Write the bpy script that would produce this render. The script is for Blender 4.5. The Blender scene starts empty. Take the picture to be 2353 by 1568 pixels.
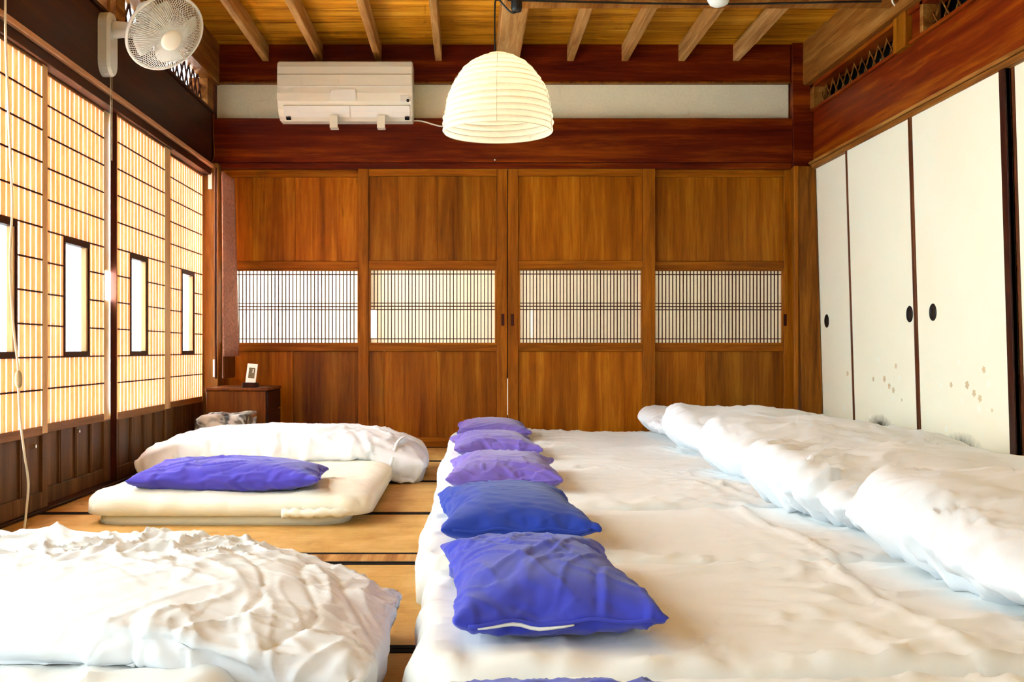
import bpy, bmesh, math, random
import numpy as np
from mathutils import Vector, Matrix, noise

random.seed(7)
R = math.radians
sc = bpy.context.scene
COL = sc.collection

# ------------------------------------------------------------------ camera, world, lights, exposure
F_PX, CX, CY, CAMZ = 2382.0, 1072.0, 803.0, 0.616
cam_d = bpy.data.cameras.new('camera')
cam = bpy.data.objects.new('camera', cam_d)
COL.objects.link(cam)
cam.location = (0, 0, CAMZ)
cam.rotation_euler = (math.pi / 2, 0, 0)
cam_d.sensor_fit = 'HORIZONTAL'
cam_d.sensor_width = 36.0
cam_d.lens = 36.0 * F_PX / 2353
cam_d.shift_x = (2353 / 2 - CX) / 2353
cam_d.shift_y = (CY - 1568 / 2) / 2353
cam_d.clip_start = 0.05
sc.camera = cam

world = bpy.data.worlds.new('overcast_sky')
sc.world = world
world.use_nodes = True
bg = world.node_tree.nodes['Background']
bg.inputs[0].default_value = (0.80, 0.93, 1.0, 1)
bg.inputs[1].default_value = 1.0


def area(name, loc, rot, sx, sy, energy, col):
    l = bpy.data.lights.new(name, 'AREA')
    l.shape = 'RECTANGLE'
    l.size, l.size_y = sx, sy
    l.energy = energy
    l.color = col
    o = bpy.data.objects.new(name, l)
    o.location = loc
    o.rotation_euler = rot
    COL.objects.link(o)
    return o


# daylight entering through the open veranda side of the near room (left wall, beside the camera)
area('daylight_near_veranda', (-1.95, -0.1, 1.25), (0, R(-90), 0), 1.5, 2.0, 2, (0.52, 0.80, 1.0))
# daylight from the window at the left end of the corridor behind the wooden doors
area('daylight_corridor', (-2.1, 7.25, 1.35), (0, R(-90), 0), 1.4, 1.0, 52, (0.92, 0.94, 0.9))

vs = sc.view_settings
vs.view_transform = 'Standard'
vs.look = 'None'
vs.gamma = 1.0
vs.use_curve_mapping = False
vs.exposure = 2.1
sc.cycles.use_denoising = True
sc.cycles.max_bounces = 5
sc.cycles.diffuse_bounces = 3
sc.cycles.glossy_bounces = 2
sc.cycles.transmission_bounces = 4
sc.cycles.use_adaptive_sampling = True
sc.cycles.adaptive_threshold = 0.09
sc.cycles.adaptive_min_samples = 12
sc.cycles.caustics_reflective = False
sc.cycles.caustics_refractive = False
sc.cycles.transparent_max_bounces = 16
sc.cycles.sample_clamp_indirect = 8.0


# ------------------------------------------------------------------ materials
def s2l(c):
    return tuple(((v / 255) / 12.92 if v / 255 <= 0.04045 else ((v / 255 + 0.055) / 1.055) ** 2.4) for v in c) + (1,)


def new_mat(name):
    m = bpy.data.materials.new(name)
    m.use_nodes = True
    nt = m.node_tree
    return m, nt, nt.nodes['Principled BSDF'], nt.nodes['Material Output']


def N(nt, typ, **kw):
    n = nt.nodes.new(typ)
    for k, v in kw.items():
        if k.startswith('i_'):
            key = k[2:]
            n.inputs[int(key) if key.isdigit() else key].default_value = v
        else:
            setattr(n, k, v)
    return n


def ramp(nt, stops):
    n = nt.nodes.new('ShaderNodeValToRGB')
    cr = n.color_ramp
    while len(cr.elements) < len(stops):
        cr.elements.new(0.5)
    for e, (p, c) in zip(cr.elements, stops):
        e.position = p
        e.color = c
    return n


def wood(name, dark, mid, light, axis='z', rough=0.45, vary=0.35, freq=14.0, spec=0.16, bump=0.15, fig=2.0):
    """grained timber; grain runs along axis; every board differs a little in tone"""
    m, nt, b, out = new_mat(name)
    L = nt.links.new
    tc = N(nt, 'ShaderNodeTexCoord')
    oi = N(nt, 'ShaderNodeObjectInfo')
    mul = N(nt, 'ShaderNodeMath', operation='MULTIPLY', i_1=37.0)
    L(oi.outputs['Random'], mul.inputs[0])
    add = N(nt, 'ShaderNodeVectorMath', operation='ADD')
    L(tc.outputs['Object'], add.inputs[0])
    L(mul.outputs[0], add.inputs[1])
    mp = N(nt, 'ShaderNodeMapping')
    s = [freq, freq, freq]
    s['xyz'.index(axis)] = freq * 0.06
    mp.inputs['Scale'].default_value = s
    L(add.outputs[0], mp.inputs['Vector'])
    n1 = N(nt, 'ShaderNodeTexNoise', i_Scale=fig, i_Detail=6.0, i_Roughness=0.65, i_Distortion=0.6)
    L(mp.outputs[0], n1.inputs['Vector'])
    n2 = N(nt, 'ShaderNodeTexNoise', i_Scale=fig * 7, i_Detail=4.0, i_Roughness=0.7)
    L(mp.outputs[0], n2.inputs['Vector'])
    mx = N(nt, 'ShaderNodeMath', operation='MULTIPLY_ADD', i_1=0.35)
    L(n2.outputs['Fac'], mx.inputs[0])
    L(n1.outputs['Fac'], mx.inputs[2])
    sub = N(nt, 'ShaderNodeMath', operation='SUBTRACT', i_1=0.175)
    L(mx.outputs[0], sub.inputs[0])
    cr = ramp(nt, [(0.28, s2l(dark)), (0.5, s2l(mid)), (0.72, s2l(light))])
    L(sub.outputs[0], cr.inputs[0])
    hsv = N(nt, 'ShaderNodeHueSaturation')
    mr = N(nt, 'ShaderNodeMapRange', i_3=1 - vary / 2, i_4=1 + vary / 2)
    L(oi.outputs['Random'], mr.inputs[0])
    L(mr.outputs[0], hsv.inputs['Value'])
    L(cr.outputs[0], hsv.inputs['Color'])
    L(hsv.outputs[0], b.inputs['Base Color'])
    b.inputs['Roughness'].default_value = rough
    b.inputs['Specular IOR Level'].default_value = spec
    bp = N(nt, 'ShaderNodeBump', i_Strength=bump, i_Distance=0.002)
    L(sub.outputs[0], bp.inputs['Height'])
    L(bp.outputs[0], b.inputs['Normal'])
    return m


def plain(name, col, rough=0.5, spec=0.4, metal=0.0, noise_amt=0.0, noise_scale=30.0, bump=0.0):
    m, nt, b, out = new_mat(name)
    L = nt.links.new
    b.inputs['Roughness'].default_value = rough
    b.inputs['Specular IOR Level'].default_value = spec
    b.inputs['Metallic'].default_value = metal
    tc = N(nt, 'ShaderNodeTexCoord')
    n1 = N(nt, 'ShaderNodeTexNoise', i_Scale=noise_scale, i_Detail=5.0)
    L(tc.outputs['Object'], n1.inputs['Vector'])
    c = s2l(col)
    d = tuple(v * (1 - noise_amt) for v in c[:3]) + (1,)
    e = tuple(min(1, v * (1 + noise_amt)) for v in c[:3]) + (1,)
    cr = ramp(nt, [(0.3, d), (0.7, e)])
    L(n1.outputs['Fac'], cr.inputs[0])
    L(cr.outputs[0], b.inputs['Base Color'])
    if bump:
        bp = N(nt, 'ShaderNodeBump', i_Strength=bump, i_Distance=0.002)
        L(n1.outputs['Fac'], bp.inputs['Height'])
        L(bp.outputs[0], b.inputs['Normal'])
    return m


def paper(name, col, trans=0.5, emit=0.0, ecol=(1, 0.97, 0.88, 1)):
    m, nt, b, out = new_mat(name)
    L = nt.links.new
    nt.nodes.remove(b)
    tc = N(nt, 'ShaderNodeTexCoord')
    n1 = N(nt, 'ShaderNodeTexNoise', i_Scale=60.0, i_Detail=6.0)
    L(tc.outputs['Object'], n1.inputs['Vector'])
    c = s2l(col)
    cr = ramp(nt, [(0.3, tuple(v * 0.94 for v in c[:3]) + (1,)), (0.7, c)])
    L(n1.outputs['Fac'], cr.inputs[0])
    d = N(nt, 'ShaderNodeBsdfDiffuse')
    t = N(nt, 'ShaderNodeBsdfTranslucent')
    L(cr.outputs[0], d.inputs['Color'])
    L(cr.outputs[0], t.inputs['Color'])
    mx = N(nt, 'ShaderNodeMixShader', i_0=trans)
    L(d.outputs[0], mx.inputs[1])
    L(t.outputs[0], mx.inputs[2])
    last = mx
    if emit:
        e = N(nt, 'ShaderNodeEmission', i_Strength=emit)
        e.inputs[0].default_value = ecol
        ad = N(nt, 'ShaderNodeAddShader')
        L(mx.outputs[0], ad.inputs[0])
        L(e.outputs[0], ad.inputs[1])
        last = ad
    L(last.outputs[0], out.inputs[0])
    return m


def cloth(name, col, sheen=0.2, weave=0.15, rough=0.85, mott=0.03):
    m, nt, b, out = new_mat(name)
    L = nt.links.new
    tc = N(nt, 'ShaderNodeTexCoord')
    n1 = N(nt, 'ShaderNodeTexNoise', i_Scale=5.0, i_Detail=5.0)
    L(tc.outputs['Object'], n1.inputs['Vector'])
    c = s2l(col)
    cr = ramp(nt, [(0.3, tuple(v * (1 - mott) for v in c[:3]) + (1,)), (0.7, tuple(min(1, v * (1 + mott)) for v in c[:3]) + (1,))])
    L(n1.outputs['Fac'], cr.inputs[0])
    L(cr.outputs[0], b.inputs['Base Color'])
    b.inputs['Roughness'].default_value = rough
    b.inputs['Specular IOR Level'].default_value = 0.2
    b.inputs['Sheen Weight'].default_value = sheen
    n2 = N(nt, 'ShaderNodeTexNoise', i_Scale=45.0, i_Detail=6.0, i_Roughness=0.7)
    L(tc.outputs['Object'], n2.inputs['Vector'])
    bp = N(nt, 'ShaderNodeBump', i_Strength=weave, i_Distance=0.004)
    L(n2.outputs['Fac'], bp.inputs['Height'])
    L(bp.outputs[0], b.inputs['Normal'])
    return m


M = {}
M['door'] = wood('door_cedar', (114, 50, 1), (160, 86, 3), (198, 124, 24), 'z', 0.36, 0.6, 5.0)
M['door_rail'] = wood('door_rail_cedar', (114, 52, 1), (154, 82, 4), (184, 108, 16), 'x', 0.42, 0.25, 12.0)
M['door_stile'] = wood('door_stile_cedar', (118, 56, 2), (158, 86, 6), (190, 114, 22), 'z', 0.42, 0.2, 12.0)
M['beam_x'] = wood('dark_beam_x', (66, 6, 1), (104, 28, 2), (156, 68, 5), 'x', 0.4, 0.12, 5.0)
M['beam_y'] = wood('dark_beam_y', (84, 8, 1), (128, 40, 2), (182, 92, 8), 'y', 0.42, 0.12, 4.0)
M['beam_z'] = wood('dark_post_z', (84, 38, 4), (130, 70, 8), (166, 100, 24), 'z', 0.45, 0.1, 9.0)
M['post_grey'] = wood('grey_brown_post_z', (104, 70, 30), (132, 94, 44), (152, 114, 62), 'z', 0.5, 0.1, 9.0)
M['log_y'] = wood('wall_plate_y', (96, 46, 12), (150, 88, 30), (190, 130, 62), 'y', 0.55, 0.1, 6.0)
M['backlit_y'] = wood('backlit_board_y', (40, 16, 5), (62, 27, 10), (86, 42, 16), 'y', 0.5, 0.1, 5.0)  # dark boards, deepened in colour for the shade of a backlit wall
M['ceil'] = wood('ceiling_board_x', (136, 62, 2), (222, 142, 18), (250, 184, 60), 'x', 0.5, 0.4, 7.0, fig=2.6)
M['joist'] = wood('ceiling_joist_y', (140, 84, 34), (190, 132, 68), (222, 172, 108), 'y', 0.6, 0.1, 9.0)
M['shoji_slat'] = None
M['kumiko'] = wood('dark_kumiko', (44, 18, 8), (62, 26, 12), (80, 38, 18), 'y', 0.5, 0.1)
M['shoji_frame'] = wood('shoji_frame_z', (226, 160, 100), (246, 196, 136), (252, 214, 160), 'z', 0.5, 0.15, 10.0)
M['shoji_rail'] = wood('shoji_rail_y', (120, 76, 42), (150, 100, 60), (176, 126, 80), 'y', 0.5, 0.15, 10.0)
M['apron'] = wood('apron_board_z', (70, 42, 20), (108, 70, 40), (136, 94, 58), 'z', 0.45, 0.25, 8.0)
M['dark_edge'] = wood('dark_edge_z', (48, 16, 6), (70, 26, 10), (92, 40, 16), 'z', 0.5, 0.1)
M['lit_trim'] = wood('window_lit_trim_y', (190, 128, 84), (214, 154, 108), (232, 178, 134), 'y', 0.5, 0.1)  # light from the window below is put into this paler wood colour
M['plaster'] = plain('cream_plaster', (252, 240, 206), 0.9, 0.1, 0, 0.05, 90, 0.2)
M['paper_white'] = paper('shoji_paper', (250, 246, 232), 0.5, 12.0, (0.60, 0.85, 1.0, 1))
M['paper_near_fill'] = paper('near_fill_paper', (250, 246, 232), 0.5, 0.60, (0.64, 0.86, 1.0, 1))  # emission of an added, unseen fill screen
M['paper_back'] = paper('door_paper', (250, 240, 214), 0.34)
M['shade_paper'] = paper('lantern_paper', (250, 240, 214), 0.45)
M['plastic'] = plain('cream_plastic', (243, 236, 212), 0.35, 0.5)
M['plastic_w'] = plain('white_plastic', (238, 234, 220), 0.35, 0.5)
M['plastic_d'] = plain('dark_slot', (40, 22, 18), 0.5)
M['black'] = plain('black_plastic', (16, 12, 12), 0.4)
M['black_pull'] = plain('black_lacquer_pull', (12, 10, 12), 0.35)
M['metal'] = plain('bright_steel', (210, 206, 196), 0.25, 0.5, 0.9)
M['frame_brown'] = wood('fusuma_frame_z', (70, 26, 8), (104, 50, 20), (140, 80, 40), 'z', 0.35, 0.15)
M['frame_dark'] = wood('fusuma_frame_dark', (36, 10, 6), (60, 22, 10), (90, 44, 22), 'z', 0.35, 0.1)
M['blossom'] = plain('printed_gold_blossom', (228, 202, 158), 0.6)
M['blossom_w'] = plain('printed_pale_blossom', (254, 250, 228), 0.6)
M['heri'] = plain('black_tatami_border', (26, 16, 14), 0.85, 0.1, 0, 0.2, 200)
M['sheet'] = cloth('ivory_sheet', (246, 247, 244))
M['cream_sheet'] = cloth('cream_sheet', (248, 238, 214))
M['duvet'] = cloth('white_duvet_cover', (243, 244, 247))
M['blue1'] = cloth('royal_blue_cotton', (62, 70, 196), 0.25, 0.1)
M['blue2'] = cloth('deep_blue_cotton', (38, 66, 176), 0.2, 0.1)
M['violet'] = cloth('faded_violet_cotton', (122, 98, 192), 0.3, 0.1)
M['indigo'] = cloth('indigo_violet_cotton', (84, 72, 190), 0.25, 0.1)
M['white_in'] = cloth('white_pillow_insert', (250, 248, 246))
M['pink'] = plain('pink_mottled_fabric', (224, 160, 140), 0.9, 0.1, 0, 0.25, 60, 0.3)
M['card'] = plain('white_card', (250, 248, 236), 0.7, 0.2)
M['photo'] = plain('grey_photo_print', (118, 104, 78), 0.4, 0.3, 0, 0.6, 60)
M['ink'] = plain('faded_red_print', (216, 176, 160), 0.7)
M['pale'] = plain('pale_plaster_scrap', (190, 176, 140), 0.9)
M['glint'] = plain('brass_handle', (150, 100, 50), 0.35, 0.5, 0.6)
M['cab_side'] = wood('cabinet_side_x', (70, 26, 6), (104, 50, 10), (132, 72, 18), 'z', 0.4, 0.1, 7)
M['cab_dark'] = wood('cabinet_front_dark', (30, 8, 4), (48, 14, 6), (66, 24, 10), 'y', 0.35, 0.1)
M['corridor'] = plain('corridor_plaster', (244, 238, 224), 0.9, 0.1)


def slat_mat():
    m, nt, b, out = new_mat('thin_cedar_slat')
    L = nt.links.new
    nt.nodes.remove(b)
    tc = N(nt, 'ShaderNodeTexCoord')
    oi = N(nt, 'ShaderNodeObjectInfo')
    mp = N(nt, 'ShaderNodeMapping')
    mp.inputs['Scale'].default_value = (30, 30, 2)
    ad = N(nt, 'ShaderNodeVectorMath', operation='ADD')
    ml = N(nt, 'ShaderNodeMath', operation='MULTIPLY', i_1=31.0)
    L(oi.outputs['Random'], ml.inputs[0])
    L(tc.outputs['Object'], ad.inputs[0])
    L(ml.outputs[0], ad.inputs[1])
    L(ad.outputs[0], mp.inputs[0])
    n1 = N(nt, 'ShaderNodeTexNoise', i_Scale=1.5, i_Detail=5.0)
    L(mp.outputs[0], n1.inputs['Vector'])
    cr = ramp(nt, [(0.3, s2l((244, 174, 124))), (0.55, s2l((252, 194, 148))), (0.75, s2l((255, 212, 180)))])
    L(n1.outputs['Fac'], cr.inputs[0])
    d = N(nt, 'ShaderNodeBsdfDiffuse')
    t = N(nt, 'ShaderNodeBsdfTranslucent')
    L(cr.outputs[0], d.inputs[0])
    L(cr.outputs[0], t.inputs[0])
    mx = N(nt, 'ShaderNodeMixShader', i_0=0.16)
    L(d.outputs[0], mx.inputs[1])
    L(t.outputs[0], mx.inputs[2])
    L(mx.outputs[0], out.inputs[0])
    return m


M['shoji_slat'] = slat_mat()


def glass_mat(name='window_glass'):
    m, nt, b, out = new_mat(name)
    L = nt.links.new
    nt.nodes.remove(b)
    t = N(nt, 'ShaderNodeBsdfTransparent')
    g = N(nt, 'ShaderNodeBsdfGlossy', i_Roughness=0.02)
    mx = N(nt, 'ShaderNodeMixShader', i_0=0.05)
    L(t.outputs[0], mx.inputs[1])
    L(g.outputs[0], mx.inputs[2])
    L(mx.outputs[0], out.inputs[0])
    return m


M['glass'] = glass_mat()
M['added_bulb_glow'] = paper('bulb_added_glow', (250, 240, 220), 0.2, 7.0, (0.95, 0.9, 0.8, 1))  # glow added inside the shade to lift the upper back wall


def tatami_mat():
    m, nt, b, out = new_mat('straw_tatami')
    L = nt.links.new
    tc = N(nt, 'ShaderNodeTexCoord')
    oi = N(nt, 'ShaderNodeObjectInfo')
    mp = N(nt, 'ShaderNodeMapping')
    mp.inputs['Scale'].default_value = (3, 240, 1)
    L(tc.outputs['Object'], mp.inputs[0])
    n1 = N(nt, 'ShaderNodeTexNoise', i_Scale=1.0, i_Detail=3.0)
    L(mp.outputs[0], n1.inputs['Vector'])
    n2 = N(nt, 'ShaderNodeTexNoise', i_Scale=6.0, i_Detail=6.0, i_Roughness=0.7)
    L(tc.outputs['Object'], n2.inputs['Vector'])
    mx = N(nt, 'ShaderNodeMath', operation='MULTIPLY_ADD', i_1=0.4)
    L(n1.outputs['Fac'], mx.inputs[0])
    L(n2.outputs['Fac'], mx.inputs[2])
    cr = ramp(nt, [(0.45, s2l((184, 130, 58))), (0.7, s2l((212, 162, 86))), (0.95, s2l((228, 184, 116)))])
    L(mx.outputs[0], cr.inputs[0])
    L(cr.outputs[0], b.inputs['Base Color'])
    b.inputs['Roughness'].default_value = 0.6
    b.inputs['Specular IOR Level'].default_value = 0.3
    bp = N(nt, 'ShaderNodeBump', i_Strength=0.25, i_Distance=0.002)
    L(n1.outputs['Fac'], bp.inputs['Height'])
    L(bp.outputs[0], b.inputs['Normal'])
    return m


M['tatami'] = tatami_mat()


def fusuma_mat():
    """cream paper with grey mould stains low down"""
    m, nt, b, out = new_mat('cream_fusuma_paper')
    L = nt.links.new
    tc = N(nt, 'ShaderNodeTexCoord')
    n1 = N(nt, 'ShaderNodeTexNoise', i_Scale=2.0, i_Detail=4.0)
    L(tc.outputs['Object'], n1.inputs['Vector'])
    cr = ramp(nt, [(0.3, s2l((255, 244, 214))), (0.7, s2l((255, 248, 222)))])
    L(n1.outputs['Fac'], cr.inputs[0])
    col = cr.outputs[0]
    for (y, z, r) in ((5.53, 0.20, 0.13), (4.61, 0.165, 0.15)):
        d = N(nt, 'ShaderNodeVectorMath', operation='SUBTRACT')
        d.inputs[1].default_value = (2.19, y, z)
        L(tc.outputs['Object'], d.inputs[0])
        sc_ = N(nt, 'ShaderNodeVectorMath', operation='MULTIPLY')
        sc_.inputs[1].default_value = (0, 0.62, 1.45)
        L(d.outputs[0], sc_.inputs[0])
        ln = N(nt, 'ShaderNodeVectorMath', operation='LENGTH')
        L(sc_.outputs[0], ln.inputs[0])
        n2 = N(nt, 'ShaderNodeTexNoise', i_Scale=16.0, i_Detail=6.0, i_Roughness=0.7)
        L(tc.outputs['Object'], n2.inputs['Vector'])
        mr = N(nt, 'ShaderNodeMapRange', i_1=0.0, i_2=r, i_3=1.05, i_4=0.0)
        L(ln.outputs['Value'], mr.inputs[0])
        ml = N(nt, 'ShaderNodeMath', operation='MULTIPLY')
        L(mr.outputs[0], ml.inputs[0])
        L(n2.outputs['Fac'], ml.inputs[1])
        r2 = ramp(nt, [(0.10, (0, 0, 0, 1)), (0.46, (0.95, 0.95, 0.95, 1))])
        L(ml.outputs[0], r2.inputs[0])
        mixn = N(nt, 'ShaderNodeMixRGB')
        mixn.inputs[2].default_value = s2l((56, 46, 30))
        L(r2.outputs[0], mixn.inputs[0])
        L(col, mixn.inputs[1])
        col = mixn.outputs[0]
    L(col, b.inputs['Base Color'])
    b.inputs['Roughness'].default_value = 0.8
    b.inputs['Specular IOR Level'].default_value = 0.2
    return m


M['fusuma'] = fusuma_mat()


def bag_mat():
    m, nt, b, out = new_mat('clear_plastic_bag')
    L = nt.links.new
    nt.nodes.remove(b)
    t = N(nt, 'ShaderNodeBsdfTransparent')
    d = N(nt, 'ShaderNodeBsdfPrincipled')
    d.inputs['Base Color'].default_value = (0.85, 0.83, 0.76, 1)
    d.inputs['Roughness'].default_value = 0.25
    tc = N(nt, 'ShaderNodeTexCoord')
    n1 = N(nt, 'ShaderNodeTexNoise', i_Scale=9.0, i_Detail=3.0, i_Distortion=1.0)
    L(tc.outputs['Object'], n1.inputs['Vector'])
    r_ = ramp(nt, [(0.46, (0.06, 0.06, 0.06, 1)), (0.6, (0.85, 0.85, 0.85, 1))])
    L(n1.outputs['Fac'], r_.inputs[0])
    mx = N(nt, 'ShaderNodeMixShader')
    L(r_.outputs[0], mx.inputs[0])
    L(t.outputs[0], mx.inputs[1])
    L(d.outputs[0], mx.inputs[2])
    L(mx.outputs[0], out.inputs[0])
    return m


M['bag'] = bag_mat()


# ------------------------------------------------------------------ mesh helpers
def obj(name, me, mat, parent=None, loc=None, smooth=False):
    o = bpy.data.objects.new(name, me)
    COL.objects.link(o)
    if mat is not None and not me.materials:
        me.materials.append(M[mat] if isinstance(mat, str) else mat)
    if loc:
        o.location = loc
    if parent:
        o.parent = parent
    if smooth:
        for p in me.polygons:
            p.use_smooth = True
    return o


def tag(o, label, cat, group=None, kind=None):
    o['label'] = label
    o['category'] = cat
    if group:
        o['group'] = group
    if kind:
        o['kind'] = kind
    return o


def empty(name, loc=(0, 0, 0)):
    o = bpy.data.objects.new(name, None)
    o.empty_display_size = 0.1
    o.location = loc
    COL.objects.link(o)
    return o


def bm_box(bm, x0, x1, y0, y1, z0, z1):
    v = [bm.verts.new(p) for p in ((x0, y0, z0), (x1, y0, z0), (x1, y1, z0), (x0, y1, z0), (x0, y0, z1), (x1, y0, z1), (x1, y1, z1), (x0, y1, z1))]
    for f in ((0, 3, 2, 1), (4, 5, 6, 7), (0, 1, 5, 4), (1, 2, 6, 5), (2, 3, 7, 6), (3, 0, 4, 7)):
        bm.faces.new([v[i] for i in f])
    return v


def finish(bm, name):
    bmesh.ops.recalc_face_normals(bm, faces=bm.faces)
    me = bpy.data.meshes.new(name)
    bm.to_mesh(me)
    bm.free()
    return me


def box_mesh(name, x0, x1, y0, y1, z0, z1, bev=0.0, lean=False):
    bm = bmesh.new()
    bm_box(bm, x0, x1, y0, y1, z0, z1)
    if bev:
        bmesh.ops.bevel(bm, geom=bm.edges[:], offset=bev, segments=1, affect='EDGES')
    if lean:
        for v in bm.verts:
            v.co.x += lean_dx(v.co.z)
    return finish(bm, name)


def lean_dx(z):
    return 0.03 * max(0.0, 1.745 - z)     # the old right-hand wall leans out towards the floor


def box(name, mat, parent, x0, x1, y0, y1, z0, z1, bev=0.002, lean=False):
    """box as its own object, origin at the centre of its base when parentless geometry is copied"""
    return obj(name, box_mesh(name, x0, x1, y0, y1, z0, z1, bev, lean), mat, parent)


def bm_tube(bm, pts, r, seg=6, cap=True):
    rings = []
    pts = [Vector(p) for p in pts]
    up = Vector((0.13, 0.31, 0.94)).normalized()
    for i, p in enumerate(pts):
        a = pts[max(0, i - 1)]
        b = pts[min(len(pts) - 1, i + 1)]
        t = (b - a).normalized()
        u = t.cross(up)
        if u.length < 1e-3:
            u = t.cross(Vector((1, 0, 0)))
        u.normalize()
        w = t.cross(u)
        rr = r[i] if isinstance(r, (list, tuple)) else r
        rings.append([bm.verts.new(p + (u * math.cos(k * 2 * math.pi / seg) + w * math.sin(k * 2 * math.pi / seg)) * rr) for k in range(seg)])
    for a, b in zip(rings, rings[1:]):
        for k in range(seg):
            bm.faces.new([a[k], a[(k + 1) % seg], b[(k + 1) % seg], b[k]])
    if cap:
        bm.faces.new(rings[0][::-1])
        bm.faces.new(rings[-1])


def spline(pts, n=8):
    pts = [Vector(p) for p in pts]
    P = [pts[0] * 2 - pts[1]] + pts + [pts[-1] * 2 - pts[-2]]
    out = []
    for i in range(1, len(P) - 2):
        for k in range(n):
            t = k / n
            a, b, c, d = P[i - 1], P[i], P[i + 1], P[i + 2]
            out.append(0.5 * ((2 * b) + (c - a) * t + (2 * a - 5 * b + 4 * c - d) * t * t + (3 * b - a - 3 * c + d) * t ** 3))
    out.append(pts[-1])
    return out


def bm_lathe(bm, prof, seg=48, closed=False):
    rings = []
    for (r, z) in prof:
        rings.append([bm.verts.new((r * math.cos(2 * math.pi * k / seg), r * math.sin(2 * math.pi * k / seg), z)) for k in range(seg)])
    for a, b in zip(rings, rings[1:]):
        for k in range(seg):
            bm.faces.new([a[k], a[(k + 1) % seg], b[(k + 1) % seg], b[k]])
    return rings


D = 6.55                       # camera to back wall
KB = D / F_PX


def bx(px):                    # measured column of the back wall -> metres
    return (px - CX) * KB


def bz(py):
    return CAMZ - (py - CY) * KB


XL, XR = -1.606, 2.155

# ------------------------------------------------------------------ floor
floor = obj('floor', box_mesh('floor', -2.2, 2.5, -1.3, 8.1, -0.12, -0.045), 'apron')
tag(floor, 'tatami floor with black cloth borders and a wooden sill', 'floor', kind='structure')


def mat_piece(x0, x1, y0, y1, heri_front=True, heri_back=True):
    o = box('tatami_mat', 'tatami', floor, x0, x1, y0, y1, -0.044, 0.0, 0.003)
    w = 0.026
    for on, a, b in ((heri_front, y0 + 0.001, y0 + w), (heri_back, y1 - w, y1 - 0.001)):
        if on:
            box('cloth_border', 'heri', o, x0, x1, a, b, -0.01, 0.002, 0.0008)


rows = [(-0.6, 0.31), (0.312, 1.22), (1.222, 2.125), (2.127, 2.985), (3.105, 3.885), (3.887, 4.825), (4.827, 5.70), (5.702, 6.5)]
for a, b in rows:
    mat_piece(XL + 0.0, 0.262, a, b)
    mat_piece(0.264, XR + 0.05, a, b)
box('sill', 'joist', floor, XL, XR + 0.05, 2.99, 3.10, -0.044, 0.003, 0.002)
box('sill_groove', 'heri', floor, XL, XR + 0.05, 2.985, 2.9925, -0.03, 0.0035, 0)
box('sill_groove', 'heri', floor, XL, XR + 0.05, 3.0975, 3.105, -0.03, 0.0035, 0)
box('door_sill', 'door_rail', floor, XL, XR + 0.05, 6.50, 6.68, -0.044, 0.004, 0.002)

# ------------------------------------------------------------------ back wall
wb = obj('wall_back', box_mesh('wall_back', XL - 0.04, XR + 0.5, 6.60, 6.68, 1.775, 2.75), 'beam_x')
tag(wb, 'dark timber back wall with a cream plaster band above the doors', 'wall', kind='structure')
box('plaster_band', 'plaster', wb, bx(496), bx(1815), 6.565, 6.60, 2.068, 2.298, 0.006)
box('lintel_beam', 'beam_x', wb, bx(490), bx(1816), 6.50, 6.60, 1.79, 2.066, 0.004)
box('door_head', 'beam_x', wb, bx(490), bx(1816), 6.515, 6.60, 1.752, 1.789, 0.003)
box('upper_board', 'beam_x', wb, bx(496), bx(1815), 6.53, 6.60, 2.302, 2.56, 0.004)
box('picture_rail', 'beam_z', wb, bx(496), bx(1815), 6.52, 6.60, 2.292, 2.302, 0.002)
bm = bmesh.new()
bmesh.ops.create_icosphere(bm, subdivisions=2, radius=0.008, matrix=Matrix.Translation((bx(1137), 6.495, bz(371))))
obj('nail_head', finish(bm, 'nail_head'), 'metal', wb, smooth=True)
# corner posts
box('corner_post', 'beam_z', wb, bx(1816), XR + 0.02, 6.46, 6.60, 0.0, 1.76, 0.004, lean=True)
box('post_edge', 'door_stile', wb, bx(1814), bx(1823), 6.45, 6.47, 0.0, 1.76, 0.002)
box('corner_post', 'beam_x', wb, bx(1816), XR + 0.02, 6.50, 6.60, 1.76, 2.56, 0.004)
box('corner_post', 'post_grey', wb, XL - 0.06, bx(511), 6.44, 6.56, 0.0, 1.775, 0.004)
box('corner_post', 'beam_x', wb, XL - 0.06, bx(496), 6.50, 6.60, 1.775, 2.56, 0.004)
for (x, z, h) in ((493, 423, 0.10), (504, 846, 0.11)):
    box('switch_plate', 'card', wb, bx(x) - 0.012, bx(x) + 0.012, 6.432, 6.441, bz(z) - h / 2, bz(z) + h / 2, 0.002)

box('gap_light_block', 'dark_edge', wb, .243, .270, 6.558, 6.5645, 0.43, 1.75, 0)  # added strips behind the door gap, stopping corridor light
box('gap_light_block', 'dark_edge', wb, .243, .270, 6.558, 6.5645, 0.0, 0.20, 0)
# corridor behind the doors, daylight from its left end
cr_ = obj('wall_corridor', box_mesh('wall_corridor', -1.75, 2.9, 8.0, 8.1, -0.1, 2.6), 'corridor')
tag(cr_, 'white corridor wall seen through the torn door paper', 'wall', kind='structure')
box('corridor_ceiling', 'corridor', cr_, -1.75, 2.9, 6.69, 8.1, 2.3, 2.36, 0)
box('corridor_end', 'corridor', cr_, 2.7, 2.8, 6.62, 8.1, -0.1, 2.4, 0)


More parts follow.
